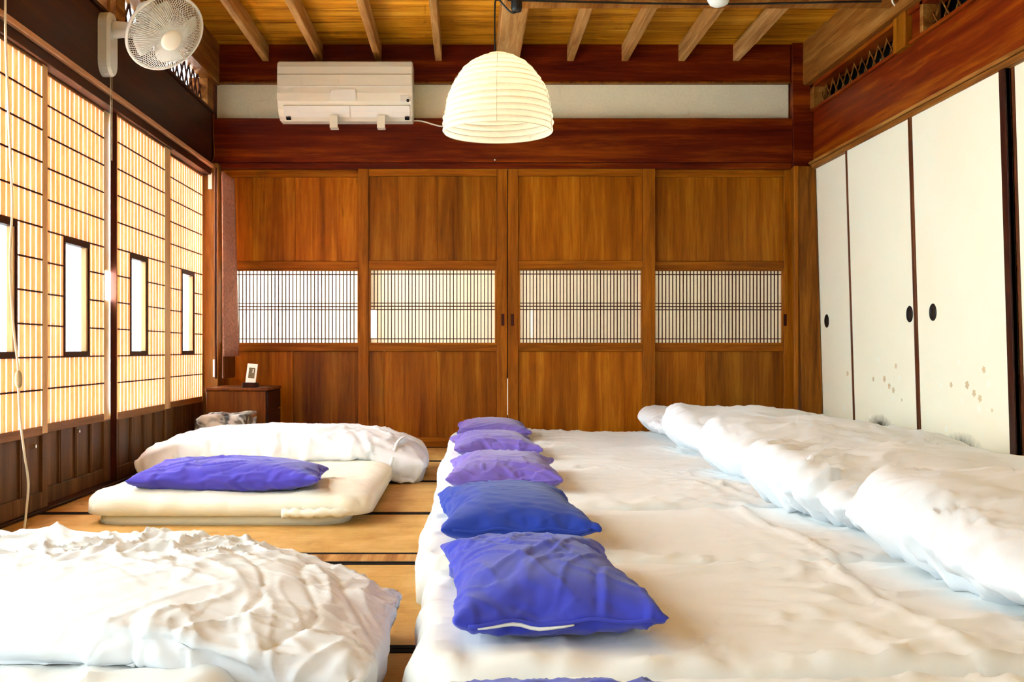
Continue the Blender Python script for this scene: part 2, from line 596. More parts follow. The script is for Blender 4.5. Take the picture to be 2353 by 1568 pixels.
# ------------------------------------------------------------------ wooden sliding doors with lattice band (back wall)
def lattice_door(n, px0, px1, y0, label, handle_px=None, torn=None, planks_u=(0.55,), planks_l=(0.55,), stile=(23, 23)):
    x0, x1 = bx(px0), bx(px1)
    y1 = y0 + 0.032
    d = empty('door_%d' % n, ((x0 + x1) / 2, y0, 0.004))
    tag(d, label, 'sliding door', kind='structure')

    def part(name, mat, a, b, c, e, z0, z1, bev=0.002, par=None):
        o = box(name, mat, None, a, b, c, e, z0, z1, bev)
        o.parent = par or d
        o.matrix_parent_inverse = Matrix.Translation(d.location).inverted()
        return o
    sl, sr = stile[0] * KB, stile[1] * KB
    part('stile', 'door_stile', x0, x0 + sl, y0, y1, 0.004, 1.755)
    rs = part('stile', 'door_stile', x1 - sr, x1, y0, y1, 0.004, 1.755)
    xa, xb = x0 + sl, x1 - sr
    part('rail', 'door_rail', xa, xb, y0 + .002, y1, bz(406), 1.755)
    part('rail', 'door_rail', xa, xb, y0 + .002, y1, bz(618), bz(600))
    part('rail', 'door_rail', xa, xb, y0 + .002, y1, bz(808), bz(793))
    part('rail', 'door_rail', xa, xb, y0 + .002, y1, 0.004, 0.06)
    # panels of two or three boards
    for zs, cuts in (((bz(600), bz(406)), planks_u), ((0.06, bz(808)), planks_l)):
        ed = [0] + list(cuts) + [1]
        for a, b in zip(ed, ed[1:]):
            part('plank', 'door', xa + (xb - xa) * a, xa + (xb - xa) * b, y0 + .012, y0 + .022, zs[0], zs[1], 0.002)
    # lattice band
    la, lb, zb, zt = xa + .012, xb - .012, bz(788), bz(622)
    part('lattice_frame', 'door_rail', xa, xb, y0 + .004, y1 - .002, zt, bz(618), 0.001)
    part('lattice_frame', 'door_rail', xa, xb, y0 + .004, y1 - .002, bz(793), zb, 0.001)
    part('lattice_frame', 'door_stile', xa, la, y0 + .004, y1 - .002, zb, zt, 0.001)
    part('lattice_frame', 'door_stile', lb, xb, y0 + .004, y1 - .002, zb, zt, 0.001)
    nsl = 36
    pitch = (lb - la) / nsl
    skip_z = bz(712)
    sme = box_mesh('lattice_slat', -.0026, .0026, -.005, .005, zb, zt, 0)  # slats look dark against the lit paper; that shade is in their colour
    for i in range(1, nsl):
        x = la + pitch * i
        s = obj('slat', sme, 'dark_edge', d)
        s.location = (x - d.location.x, .013, -d.location.z)
        if torn and torn[2] == 'slat' and i in torn[3]:
            # this slat has broken away below the middle bars
            s.data = box_mesh('broken_slat', -.0026, .0026, -.005, .005, skip_z, zt, 0)
            s.data.materials.append(M['dark_edge'])
    for zp in (630.5, 697, 704.5, 712, 779):
        part('crossbar', 'dark_edge', la, lb, y0 + .006, y0 + .011, bz(zp) - .0028, bz(zp) + .0028, 0)
    # paper behind the lattice, with the torn opening left out
    bm = bmesh.new()
    yp = y1 - .008

    def quad(a, b, z0, z1):
        bm.faces.new([bm.verts.new(p) for p in ((a, yp, z0), (b, yp, z0), (b, yp, z1), (a, yp, z1))])
    if torn:
        ta, tb = la + pitch * torn[0], la + pitch * torn[1]
        quad(la, ta, zb, zt) if ta > la + 1e-4 else None
        quad(ta, tb, zb, bz(777))
        quad(ta, tb, bz(713), zt)
        quad(tb, lb, zb, zt)
    else:
        quad(la, lb, zb, zt)
    me = finish(bm, 'door_paper')
    o = obj('paper', me, 'paper_back')
    o.parent = d
    o.matrix_parent_inverse = Matrix.Translation(d.location).inverted()
    for hp in (handle_px or ()):
        xh = bx(hp)
        h = part('pull', 'dark_edge', xh - .010, xh + .010, y0 - .001, y0 + .003, bz(749), bz(722), 0.0005)
        part('pull_rim', 'door_stile', xh + .004, xh + .012, y0 - .003, y0 + .001, bz(750), bz(721), 0.0008, par=h)
    return d


lattice_door(1, 495, 848, 6.565, 'leftmost cedar lattice door, partly behind the pink hanging panel', planks_u=(0.2, 0.52), planks_l=(0.5,))
lattice_door(4, 1480, 1826, 6.565, 'rightmost cedar lattice door beside the cream sliding panels', handle_px=(1806,), planks_u=(0.33, 0.72), planks_l=(0.4, 0.78))
lattice_door(2, 824, 1165.3, 6.525, 'cedar lattice door left of centre with torn paper at its left edge', handle_px=(1155,), torn=(0, 1.6, 'slat', (1,)),
             planks_u=(0.54, 0.80), planks_l=(0.12, 0.53), stile=(24, 24))
lattice_door(3, 1167, 1504, 6.525, 'cedar lattice door right of centre with one torn paper strip', handle_px=(1177,), torn=(3, 4.1, 'paper', ()),
             planks_u=(0.5,), planks_l=(0.48, 0.85), stile=(23, 28))

# ------------------------------------------------------------------ left wall (above the shoji) and its lattice transom
wl = obj('wall_left', box_mesh('wall_left', XL - 0.11, XL + 0.012, 3.0, 6.56, 1.775, 2.095, 0.003), 'backlit_y')
tag(wl, 'dark boarded left wall above the shoji screens', 'wall', kind='structure')
box('lintel_track', 'backlit_y', wl, XL - 0.08, XL + 0.02, 3.0, 6.50, 1.700, 1.742, 0.002)
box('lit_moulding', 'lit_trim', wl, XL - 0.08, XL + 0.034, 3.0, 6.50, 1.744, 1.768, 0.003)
box('wall_plate', 'log_y', wl, XL - 0.04, XL + 0.05, 3.0, 6.56, 2.285, 2.60, 0.006)
box('transom_sill', 'backlit_y', wl, XL - 0.045, XL + 0.025, 3.0, 6.56, 2.095, 2.112, 0.002)
for (a, b) in ((4.58, 4.62), (4.70, 4.82), (6.36, 6.50)):
    box('transom_post', 'log_y', wl, XL - 0.10, XL + 0.02, a, b, 2.112, 2.285, 0.003)
# near-room part of the left wall: open veranda side, out of frame
box('near_lintel', 'backlit_y', wl, XL - 0.11, XL + 0.012, -1.3, 3.0, 1.85, 2.60, 0)
box('near_sill', 'backlit_y', wl, XL - 0.11, XL + 0.012, -1.3, 3.0, -0.1, 0.30, 0)
box('near_fill_screen', 'paper_near_fill', wl, XL - 0.06, XL - 0.055, 1.0, 3.0, 0.28, 1.87, 0)  # added glowing sheet out of view, brightens the near bedding
box('near_post', 'beam_z', wl, XL - 0.11, XL + 0.02, 2.95, 3.07, 0.0, 2.60, 0)
box('shoji_track', 'backlit_y', wl, XL - 0.09, XL + 0.012, 3.0, 6.50, -0.05, 0.012, 0.002)


def transom(par, x, y0, y1, z0, z1, pitch, w, mat, ang=58):
    """diagonal lattice: strips in two crossing directions, each its own piece"""
    h = z1 - z0
    run = h / math.tan(R(ang))
    t = 0.006
    for dr, off in ((1, 0.0), (-1, t)):
        y = y0 - run
        while y < y1 + run:
            # strip from (y, z0) to (y + dr*run, z1), clipped to [y0, y1]
            pa, pb = (y, z0), (y + dr * run, z1)
            if dr < 0:
                pa, pb = (y + run, z0), (y, z1)

            def clip(p, q):
                (ya, za), (yb, zb) = p, q
                pts = []
                for lo, hi in ((y0, y1),):
                    tt = [0, 1]
                    dy = yb - ya
                    t0, t1 = (lo - ya) / dy, (hi - ya) / dy
                    if t0 > t1:
                        t0, t1 = t1, t0
                    tt = [max(0, t0), min(1, t1)]
                if tt[1] - tt[0] < 0.05:
                    return None
                return [(ya + dy * k, za + (zb - za) * k) for k in tt]
            c = clip(pa, pb)
            if c:
                (ya, za), (yb, zb) = c
                dv = Vector((0, yb - ya, zb - za)).normalized()
                nv = Vector((0, -dv.z, dv.y)) * (w / 2)
                bm = bmesh.new()
                a, b = Vector((x + off, ya, za)), Vector((x + off, yb, zb))
                vv = []
                for xx in (-t / 2, t / 2):
                    for p in (a - nv, a + nv, b + nv, b - nv):
                        vv.append(bm.verts.new(p + Vector((xx, 0, 0))))
                for f in ((0, 1, 2, 3), (7, 6, 5, 4), (0, 4, 5, 1), (1, 5, 6, 2), (2, 6, 7, 3), (3, 7, 4, 0)):
                    bm.faces.new([vv[i] for i in f])
                obj('lattice_strip', finish(bm, 'lattice_strip'), mat, par)
            y += pitch


transom(wl, XL - 0.03, 4.82, 6.36, 2.112, 2.285, 0.098, 0.015, 'kumiko')
transom(wl, XL - 0.03, 3.75, 4.58, 2.112, 2.285, 0.098, 0.015, 'kumiko')


# ------------------------------------------------------------------ shoji screens in the left wall
def shoji(n, y0, y1, xo, label, slot, far_stile=0.05, near_stile=0.05):
    """xo: offset of the screen's room face from XL (front or rear track)"""
    xf = XL + xo                       # room-side face
    w = empty('window_%d' % n, (xf, (y0 + y1) / 2, 0.012))
    tag(w, label, 'shoji screen', kind='structure')

    def part(name, mat, a, b, c, e, z0, z1, bev=0.002, par=None):
        o = box(name, mat, None, a, b, c, e, z0, z1, bev)
        o.parent = par or w
        o.matrix_parent_inverse = Matrix.Translation(w.location).inverted()
        return o
    zl, zt = 0.325, 1.700
    part('stile', 'shoji_frame', xf - .028, xf, y0, y0 + near_stile, zl - .03, zt, 0.002)
    part('stile', 'shoji_frame', xf - .028, xf, y1 - far_stile, y1, zl - .03, zt, 0.002)
    # near edge of the stile, its shade painted in as a dark colour
    part('stile_edge', 'dark_edge', xf - .028, xf, y0 - .004, y0, 0.012, zt, 0)
    part('stile_foot', 'apron', xf - .028, xf, y0, y0 + near_stile, 0.012, zl - .03, 0.002)
    part('stile_foot', 'apron', xf - .028, xf, y1 - far_stile, y1, 0.012, zl - .03, 0.002)
    part('rail', 'shoji_rail', xf - .026, xf - .001, y0, y1, zl - .035, zl, 0.002)
    part('rail', 'shoji_rail', xf - .026, xf - .001, y0, y1, zt - .012, zt, 0.002)
    part('rail', 'apron', xf - .026, xf - .001, y0, y1, 0.012, 0.075, 0.002)
    ya, yb = y0 + near_stile, y1 - far_stile
    # apron: boards with narrow battens between them
    nb = 4
    for i in range(nb):
        a = ya + (yb - ya) * i / nb
        b = ya + (yb - ya) * (i + 1) / nb
        part('apron_board', 'apron', xf - .022, xf - .012, a, b, 0.075, zl - .035, 0.001)
        part('batten', 'apron', xf - .016, xf - .004, a + .012, a + .020, 0.075, zl - .035, 0.001)
        part('batten', 'apron', xf - .016, xf - .004, a + .028, a + .036, 0.075, zl - .035, 0.001)
    # vertical slats; the glazed slot interrupts those in the middle
    sa, sb, s0, s1 = slot[0], slot[1], 0.585, 1.077
    pitch = 0.0485
    cnt = int((yb - ya) / pitch)
    pitch = (yb - ya) / cnt
    full = low = up = None
    for i in range(cnt):
        yc = ya + pitch * (i + 0.5)
        segs = [('f', zl, zt - .012)] if (yc < sa + .004 or yc > sb - .004) else [('l', zl, s0), ('u', s1, zt - .012)]
        for key, a, b in segs:
            me = {'f': full, 'l': low, 'u': up}[key]
            if me is None:
                me = box_mesh('shoji_slat', -.0135, -.003, -.0196, .0196, a, b, 0.0015)
                me.materials.append(M['shoji_slat'])
                if key == 'f':
                    full = me
                elif key == 'l':
                    low = me
                else:
                    up = me
            s = obj('slat', me, None)
            s.parent = w
            s.location = (0, yc - w.location.y, -w.location.z)
    for i in range(11):
        z = 1.571 - 0.1232 * i
        if z < zl + .02:
            break
        if s0 + .02 < z < s1 - .02:
            part('crossbar', 'kumiko', xf - .006, xf + .0005, ya, sa, z - .0032, z + .0032, 0)
            part('crossbar', 'kumiko', xf - .006, xf + .0005, sb, yb, z - .0032, z + .0032, 0)
        else:
            part('crossbar', 'kumiko', xf - .006, xf + .0005, ya, yb, z - .0032, z + .0032, 0)
    # glazed slot
    for nm, a, b, c, e in (('slot_frame', sa, sb, s1 - .024, s1), ('slot_frame', sa, sb, s0, s0 + .022),
                           ('slot_frame', sa, sa + .014, s0 + .022, s1 - .024), ('slot_frame', sb - .014, sb, s0 + .022, s1 - .024)):
        part(nm, 'kumiko', xf - .028, xf + .002, a, b, c, e, 0.001)
    part('slot_reveal', 'shoji_frame', xf - .026, xf - .004, sb - .030, sb - .014, s0 + .022, s1 - .024, 0.001)
    part('glass_pane', 'glass', xf - .021, xf - .018, sa + .014, sb - .014, s0 + .022, s1 - .024, 0)
    # paper sheet on the outside, around the slot
    bm = bmesh.new()
    xp = xf - .0155

    def quad(a, b, c, e):
        bm.faces.new([bm.verts.new(p) for p in ((xp, a, c), (xp, b, c), (xp, b, e), (xp, a, e))])
    quad(ya, sa, zl, zt)
    quad(sb, yb, zl, zt)
    quad(sa, sb, zl, s0)
    quad(sa, sb, s1, zt)
    o = obj('paper', finish(bm, 'shoji_paper'), 'paper_white')
    o.parent = w
    o.matrix_parent_inverse = Matrix.Translation(w.location).inverted()
    return w, part


w1, p1_ = shoji(1, 3.075, 3.977, 0.0, 'nearest shoji screen, behind the hanging white cable', (3.43, 3.707))
w2, p2_ = shoji(2, 3.945, 4.80, -0.032, 'second shoji screen with a bright paper patch by its right edge', (4.219, 4.505), near_stile=0.05, far_stile=0.115)
w3, p3_ = shoji(3, 4.760, 5.625, 0.0, 'third shoji screen with a broad pale stile on its far side', (4.955, 5.226), far_stile=0.105, near_stile=0.012)
w4, p4_ = shoji(4, 5.590, 6.475, -0.032, 'farthest shoji screen, next to the corner post', (5.967, 6.24))
p2_('paper_patch', 'paper_white', XL - .034, XL - .0305, 4.70, 4.785, 0.841, 0.971, 0)
for pf, y, z in ((p1_, 3.855, 0.255), (p2_, 4.375, 0.270)):
    bm = bmesh.new()
    bmesh.ops.create_cone(bm, segments=12, radius1=.009, radius2=.007, depth=.02, cap_ends=True)
    bmesh.ops.rotate(bm, verts=bm.verts, matrix=Matrix.Rotation(R(90), 3, 'Y'))
    bmesh.ops.translate(bm, verts=bm.verts, vec=(XL - .004 if pf is p1_ else XL - .036, y, z))
    par = w1 if pf is p1_ else w2
    o = obj('screw_lock', finish(bm, 'screw_lock'), 'metal')
    o.parent = par
    o.matrix_parent_inverse = Matrix.Translation(par.location).inverted()

# ------------------------------------------------------------------ right wall above the sliding panels
wr = obj('wall_right', box_mesh('wall_right', XR + .02, XR + .10, 1.9, 6.56, 1.79, 2.105, 0.003), 'beam_y')
tag(wr, 'dark red-brown boarded right wall above the cream sliding panels', 'wall', kind='structure')
box('lintel_moulding', 'log_y', wr, XR - .012, XR + .10, 1.9, 6.50, 1.772, 1.790, 0.003)
box('lintel_track', 'log_y', wr, XR - .004, XR + .10, 1.9, 6.50, 1.742, 1.770, 0.002)
box('transom_sill', 'beam_y', wr, XR + .005, XR + .10, 1.9, 6.56, 2.105, 2.122, 0.002)
box('transom_head', 'beam_y', wr, XR - .0, XR + .10, 1.9, 6.56, 2.250, 2.272, 0.002)
box('wall_plate', 'log_y', wr, XR - .045, XR + .10, 1.9, 6.56, 2.272, 2.56, 0.010)
box('transom_post', 'door_stile', wr, XR - .012, XR + .09, 5.07, 5.21, 2.10, 2.60, 0.004)
for (a, b) in ((4.90, 4.93), (6.44, 6.56)):
    box('transom_post', 'log_y', wr, XR + .0, XR + .09, a, b, 2.122, 2.272, 0.003)
box('transom_back', 'black', wr, XR + .16, XR + .20, 1.9, 6.56, 2.0, 2.40, 0)  # black sheet painting the darkness of the closed space behind the lattice
box('closet_back', 'corridor', wr, XR + .20, XR + .28, -1.3, 6.7, -0.1, 2.75, 0)
box('near_right_wall', 'plaster', wr, XR + .02, XR + .12, -1.3, 1.9, -0.05, 2.60, 0)
for (y, z, l) in ((6.02, 2.165, .05), (5.86, 2.175, .035), (5.74, 2.20, .03)):
    box('pale_scrap', 'pale', wr, XR + .145, XR + .157, y, y + l, z - .03, z + .03, 0.002)
transom(wr, XR + .05, 5.21, 6.44, 2.122, 2.25, 0.115, 0.0055, 'log_y', 50)
transom(wr, XR + .05, 3.9, 4.90, 2.122, 2.25, 0.115, 0.0055, 'log_y', 50)
box('vertical_bar', 'beam_y', wr, XR + .02, XR + .06, 4.93, 5.06, 2.122, 2.25, 0.002)
bm = bmesh.new()
bm_tube(bm, spline([(2.02, 5.06, 2.36), (2.07, 5.05, 2.34), (2.075, 5.05, 2.31), (2.09, 5.06, 2.295)], 5), 0.004)
obj('wire_end', finish(bm, 'wire_end'), 'card', wr)


# ------------------------------------------------------------------ cream sliding panels (fusuma)
def star(bm, y, z, r, x, rot=0.0):
    """five-petalled printed blossom, a film of paint on the paper"""
    c = bm.verts.new((x, y, z))
    pr = []
    for k in range(20):
        a = rot + 2 * math.pi * k / 20
        rr = r * (0.62 + 0.38 * abs(math.cos(2.5 * (a - rot))))
        pr.append(bm.verts.new((x, y + rr * math.cos(a), z + rr * math.sin(a))))
    for k in range(20):
        bm.faces.new([c, pr[k], pr[(k + 1) % 20]])


def fusuma(n, y0, y1, xo, label, pull=None, prints=(), near_frame=('frame_brown', .014), far_frame=('frame_brown', .014)):
    x = XR + xo
    d = empty('door_%d' % n, (x + lean_dx(0), (y0 + y1) / 2, 0.005))
    tag(d, label, 'sliding panel', kind='structure')

    def put(o, par=None):
        o.parent = par or d
        o.matrix_parent_inverse = Matrix.Translation(d.location).inverted()
        return o
    put(box('paper_panel', 'fusuma', None, x + .004, x + .018, y0, y1, 0.02, 1.742, 0, True))
    put(box('frame_edge', near_frame[0], None, x - .003, x + .020, y0, y0 + near_frame[1], 0.005, 1.745, .001, True))
    put(box('frame_edge', far_frame[0], None, x - .003, x + .020, y1 - far_frame[1], y1, 0.005, 1.745, .001, True))
    put(box('frame_edge', 'frame_brown', None, x - .001, x + .020, y0, y1, 0.005, 0.02, .001, True))
    if pull:
        bm = bmesh.new()
        bm_lathe(bm, [(0.0001, .0008), (.028, .0008), (.031, .003), (.034, .004), (.036, .002), (.036, -.001)], 28)
        for v in bm.verts:
            c = v.co.copy()
            v.co = Vector((-c.z, c.x, c.y * 1.13))
        bmesh.ops.translate(bm, verts=bm.verts, vec=(x + .0035 + lean_dx(.79), pull, .79))
        put(obj('finger_pull', finish(bm, 'finger_pull'), 'black_pull', smooth=True))
    for (y, z, r, mt) in prints:
        bm = bmesh.new()
        star(bm, y, z, r, x + .0035 + lean_dx(z), random.random() * 6)
        put(obj('printed_blossom', finish(bm, 'printed_blossom'), mt))
    return d


def blossoms(yc):
    g, w = 'blossom', 'blossom_w'
    base = [(-.10, .53, .016, g), (.05, .46, .020, g), (-.01, .425, .018, g), (-.06, .405, .018, g), (.20, .455, .015, g),
            (.12, .56, .018, w), (-.14, .47, .018, w), (-.05, .36, .02, w), (.30, .45, .014, w), (.10, .39, .014, w), (.26, .25, .02, w), (-.16, .36, .009, g)]
    return [(yc + a, b, c, d) for a, b, c, d in base]


fusuma(5, 5.86, 6.50, .020, 'farthest cream sliding panel in the corner by the wooden doors', 6.35,
       [(6.03, .475, .018, 'blossom'), (5.94, .485, .018, 'blossom'), (5.91, .455, .017, 'blossom'), (6.10, .27, .02, 'blossom_w')])
fusuma(6, 5.045, 5.895, .0, 'second cream sliding panel from the corner with a small mould stain', 5.08 + .035, blossoms(5.40))
fusuma(7, 4.150, 5.040, .0, 'third cream sliding panel from the corner, widest, with a dark mould stain', 4.86, blossoms(4.50), near_frame=('frame_dark', .045))
fusuma(8, 3.25, 4.140, .022, 'nearest cream sliding panel at the right picture edge', None)
fusuma(9, 2.30, 3.24, .0, 'cream sliding panel beyond the right picture edge', None)
box('lower_filler', 'plaster', wr, XR + .12, XR + .19, 1.9, 6.56, -0.05, 1.79, 0)

# ------------------------------------------------------------------ wall behind the camera
wf = obj('wall_front', box_mesh('wall_front', XL - 0.2, XR + 0.3, -1.4, -1.3, -0.1, 2.75), 'plaster')
tag(wf, 'plain plaster wall behind the viewer', 'wall', kind='structure')

# ------------------------------------------------------------------ ceiling
ce = obj('ceiling', box_mesh('ceiling', XL - 0.3, XR + 0.4, -1.4, 8.1, 2.62, 2.70), 'ceil')
tag(ce, 'board ceiling on pale exposed joists', 'ceiling', kind='structure')
y = 4.45
while y < 6.55:
    bm = bmesh.new()
    v = bm_box(bm, XL - .05, XR + .05, y, min(6.56, y + .30), 2.535, 2.549)
    for q in v:
        q.co.z += (0.016 if q.co.y < y + .1 else 0.0)     # each board laps over the next
    obj('ceiling_board', finish(bm, 'ceiling_board'), 'ceil', ce)
    y += .262
box('ceiling_board_near', 'ceil', ce, XL - .05, XR + .05, -1.3, 4.45, 2.54, 2.555, 0)
for i, px in enumerate((612, 735, 870, 1008, 1310, 1435, 1565, 1690)):
    x = bx(px)
    box('joist', 'joist', ce, x - .021, x + .021, 4.3, 6.54, 2.432, 2.536, .004)
box('main_joist', 'joist', ce, .185, .325, 4.3, 6.54, 2.385, 2.536, .006)
box('tie_beam', 'log_y', ce, .19, XR + .02, 5.06, 5.17, 2.315, 2.44, .005)
box('tie_beam_upper', 'log_y', ce, XL, .19, 5.06, 5.17, 2.435, 2.50, .005)
bm = bmesh.new()
bm_tube(bm, spline([(.20, 5.05, 2.318), (.7, 5.05, 2.306), (1.2, 5.05, 2.298), (1.6, 5.05, 2.304), (2.02, 5.05, 2.312)], 8), .005)
obj('wire', finish(bm, 'wire'), 'black', ce)

# ------------------------------------------------------------------ soft goods: noise, slabs and cloth simulation
_rng = np.random.RandomState(11)
_perm = np.concatenate([_rng.permutation(256)] * 3)
_grad = _rng.normal(size=(256, 3))
_grad /= np.linalg.norm(_grad, axis=1)[:, None]


def pn(P):
    """gradient noise for an (n, 3) array, about -1..1"""
    P = np.asarray(P, float)
    i = np.floor(P).astype(int)
    f = P - i
    u = f * f * f * (f * (f * 6 - 15) + 10)
    i &= 255
    tot = 0
    for dx in (0, 1):
        for dy in (0, 1):
            for dz in (0, 1):
                h = _perm[_perm[_perm[i[:, 0] + dx] + i[:, 1] + dy] + i[:, 2] + dz]
                g = _grad[h]
                d = f - np.array((dx, dy, dz))
                w = (u[:, 0] if dx else 1 - u[:, 0]) * (u[:, 1] if dy else 1 - u[:, 1]) * (u[:, 2] if dz else 1 - u[:, 2])
                tot = tot + w * (g * d).sum(1)
    return tot * 1.6


def ridge(P, sharp=3.0):
    """sharp narrow folds: 1 on the fold line, 0 away from it"""
    return np.clip(1 - np.abs(pn(P)) * sharp, 0, 1) ** 1.6


def mesh_np(me):
    co = np.empty(len(me.vertices) * 3)
    me.vertices.foreach_get('co', co)
    no = np.empty(len(me.vertices) * 3)
    me.vertices.foreach_get('normal', no)
    return co.reshape(-1, 3), no.reshape(-1, 3)


def set_co(me, co):
    me.vertices.foreach_set('co', co.ravel())
    me.update()


def slab(lx, ly, h, step, r=.05):
    """soft mattress: rounded edges, closed underside; origin at base centre"""
    def axis(l):
        n = max(4, int((l - 2 * r) / step))
        th = np.linspace(0, math.pi / 2, 7)
        a = -l / 2 + r * (1 - np.cos(th))
        mid = np.linspace(-l / 2 + r, l / 2 - r, n + 1)[1:-1]
        return np.concatenate([a, mid, -a[::-1]]), np.concatenate([np.sin(th), np.ones(len(mid)), np.sin(th)[::-1]])
    xs, ex = axis(lx)
    ys, ey = axis(ly)
    nx, ny = len(xs), len(ys)
    X, Y = np.meshgrid(xs, ys, indexing='ij')
    Z = h * (0.35 + 0.65 * ex)[:, None] * (0.35 + 0.65 * ey)[None, :]
    Z[0, :] = Z[-1, :] = 0
    Z[:, 0] = Z[:, -1] = 0
    rc = min(.11, lx * .12, ly * .12)                     # corners rounded in plan
    u, v = np.maximum(0, np.abs(X) - (lx / 2 - rc)), np.maximum(0, np.abs(Y) - (ly / 2 - rc))
    k = np.where((u > 0) & (v > 0), np.maximum(u, v) / np.maximum(np.hypot(u, v), 1e-9), 1.0)
    X = np.sign(X) * (np.minimum(np.abs(X), lx / 2 - rc) + u * k)
    Y = np.sign(Y) * (np.minimum(np.abs(Y), ly / 2 - rc) + v * k)
    co = np.stack([X, Y, Z], -1).reshape(-1, 3)
    fs = []
    for i in range(nx - 1):
        for j in range(ny - 1):
            fs.append((i * ny + j, (i + 1) * ny + j, (i + 1) * ny + j + 1, i * ny + j + 1))
    ring = [i * ny for i in range(nx)] + [(nx - 1) * ny + j for j in range(1, ny)] + [i * ny + ny - 1 for i in range(nx - 2, -1, -1)] + [j for j in range(ny - 2, 0, -1)]
    fs.append(tuple(ring[::-1]))
    me = bpy.data.meshes.new('mattress')
    me.from_pydata([tuple(c) for c in co], [], fs)
    me.update()
    return me


def bag_mesh(lx, ly, lz, step, seed=0, rough=.004):
    """closed cloth bag standing on z = 0, slightly irregular"""
    nx, ny, nz = max(2, round(lx / step)), max(2, round(ly / step)), max(1, round(lz / step))
    bm = bmesh.new()
    vd = {}

    def v(i, j, k):
        if (i, j, k) not in vd:
            p = Vector((lx * (i / nx - .5), ly * (j / ny - .5), lz * k / nz))
            vd[(i, j, k)] = bm.verts.new(p + noise.noise_vector(p * 9 + Vector((seed * 7.1, 0, 0))) * rough)
        return vd[(i, j, k)]
    for i in range(nx):
        for j in range(ny):
            bm.faces.new([v(i, j, nz), v(i + 1, j, nz), v(i + 1, j + 1, nz), v(i, j + 1, nz)])
            bm.faces.new([v(i, j, 0), v(i, j + 1, 0), v(i + 1, j + 1, 0), v(i + 1, j, 0)])
    for k in range(nz):
        for i in range(nx):
            bm.faces.new([v(i, 0, k), v(i + 1, 0, k), v(i + 1, 0, k + 1), v(i, 0, k + 1)])
            bm.faces.new([v(i, ny, k + 1), v(i + 1, ny, k + 1), v(i + 1, ny, k), v(i, ny, k)])
        for j in range(ny):
            bm.faces.new([v(0, j, k + 1), v(0, j + 1, k + 1), v(0, j + 1, k), v(0, j, k)])
            bm.faces.new([v(nx, j, k), v(nx, j + 1, k), v(nx, j + 1, k + 1), v(nx, j, k + 1)])
    me = bpy.data.meshes.new('bag')
    bm.to_mesh(me)
    bm.free()
    return me


def simulate(specs, frames):
    """inflate and settle several cloth bags side by side; returns their relaxed meshes, one subdivision finer"""
    tmp, runs = [], []
    base = Vector((0, -60, 0))

    def collider(me, loc):
        f = bpy.data.objects.new('tmp_collider', me)
        COL.objects.link(f)
        f.location = loc
        f.modifiers.new('C', 'COLLISION')
        f.collision.thickness_outer = .004
        f.collision.cloth_friction = 30
        tmp.append(f)
    for n, sp in enumerate(specs):
        loc = base + Vector((n * 4.0, 0, 0))
        me = bpy.data.meshes.new('tmp_floor')
        me.from_pydata([(-1.9, -2, 0), (1.9, -2, 0), (1.9, 2, 0), (-1.9, 2, 0)], [], [(0, 1, 2, 3)])
        collider(me, loc)
        for b in sp.get('boxes', ()):
            collider(box_mesh('tmp_box', *b), loc)
        o = bpy.data.objects.new('tmp_cloth', sp['mesh'])
        COL.objects.link(o)
        o.location = loc + Vector(sp.get('at', (0, 0, .006)))
        m = o.modifiers.new('Cloth', 'CLOTH')
        s = m.settings
        s.quality = 4
        s.mass = sp.get('mass', .05)
        s.tension_stiffness = s.compression_stiffness = sp.get('tens', 15)
        s.shear_stiffness = 5
        s.bending_stiffness = sp.get('bend', .05)
        s.use_pressure = True
        s.uniform_pressure_force = sp['p']
        s.shrink_min = sp['shrink']
        s.effector_weights.gravity = sp.get('grav', 1)
        s.air_damping = 5
        c = m.collision_settings
        c.use_collision = True
        c.collision_quality = 1
        c.distance_min = .004
        m.point_cache.frame_start = 1
        m.point_cache.frame_end = frames + 2
        runs.append((o, loc))
    for fr in range(1, frames + 1):
        sc.frame_set(fr)
    dg = bpy.context.evaluated_depsgraph_get()
    settled = [bpy.data.meshes.new_from_object(o.evaluated_get(dg)) for o, _ in runs]
    offs = [Vector(sp.get('at', (0, 0, .006))) for sp in specs]
    for o, _ in runs:
        bpy.data.objects.remove(o)
    for f in tmp:
        bpy.data.objects.remove(f)
    sc.frame_set(1)
    out = []
    for me, of, sp in zip(settled, offs, specs):
        me.transform(Matrix.Translation(of))
        o = bpy.data.objects.new('tmp_sub', me)
        COL.objects.link(o)
        m = o.modifiers.new('S', 'SUBSURF')
        m.levels = m.render_levels = sp.get('sub', 1)
        dg = bpy.context.evaluated_depsgraph_get()
        out.append(bpy.data.meshes.new_from_object(o.evaluated_get(dg)))
        bpy.data.objects.remove(o)
    return out


SIMS = simulate([
    dict(mesh=bag_mesh(.45, .66, .012, .0145, 1), p=3.0, shrink=-.04, grav=.02, bend=.06),
    dict(mesh=bag_mesh(.45, .66, .012, .0145, 9), p=3.2, shrink=-.06, grav=.02, bend=.03, tens=10),
    dict(mesh=bag_mesh(1.38, .72, .12, .024, 4), p=1.0, shrink=-.10, at=(0, 0, .12), boxes=[(-.50, .48, -.6, .6, 0, .105)]),
    dict(mesh=bag_mesh(1.55, .86, .12, .025, 5), p=.55, shrink=-.13, at=(0, 0, .14), boxes=[(-1.0, .50, -.9, .5, 0, .125)], bend=.03, sub=2),
], 24)


def fitted(src, x0, x1, y0, y1, z1, z0=0.0):
    """copy of a relaxed bag scaled to a measured size, centred on its own base"""
    me = src.copy()
    co, _ = mesh_np(me)
    lo, hi = co.min(0), co.max(0)
    co = (co - lo) / (hi - lo)
    co = co * np.array((x1 - x0, y1 - y0, z1 - z0)) - np.array(((x1 - x0) / 2, (y1 - y0) / 2, 0))
    set_co(me, co)
    return me


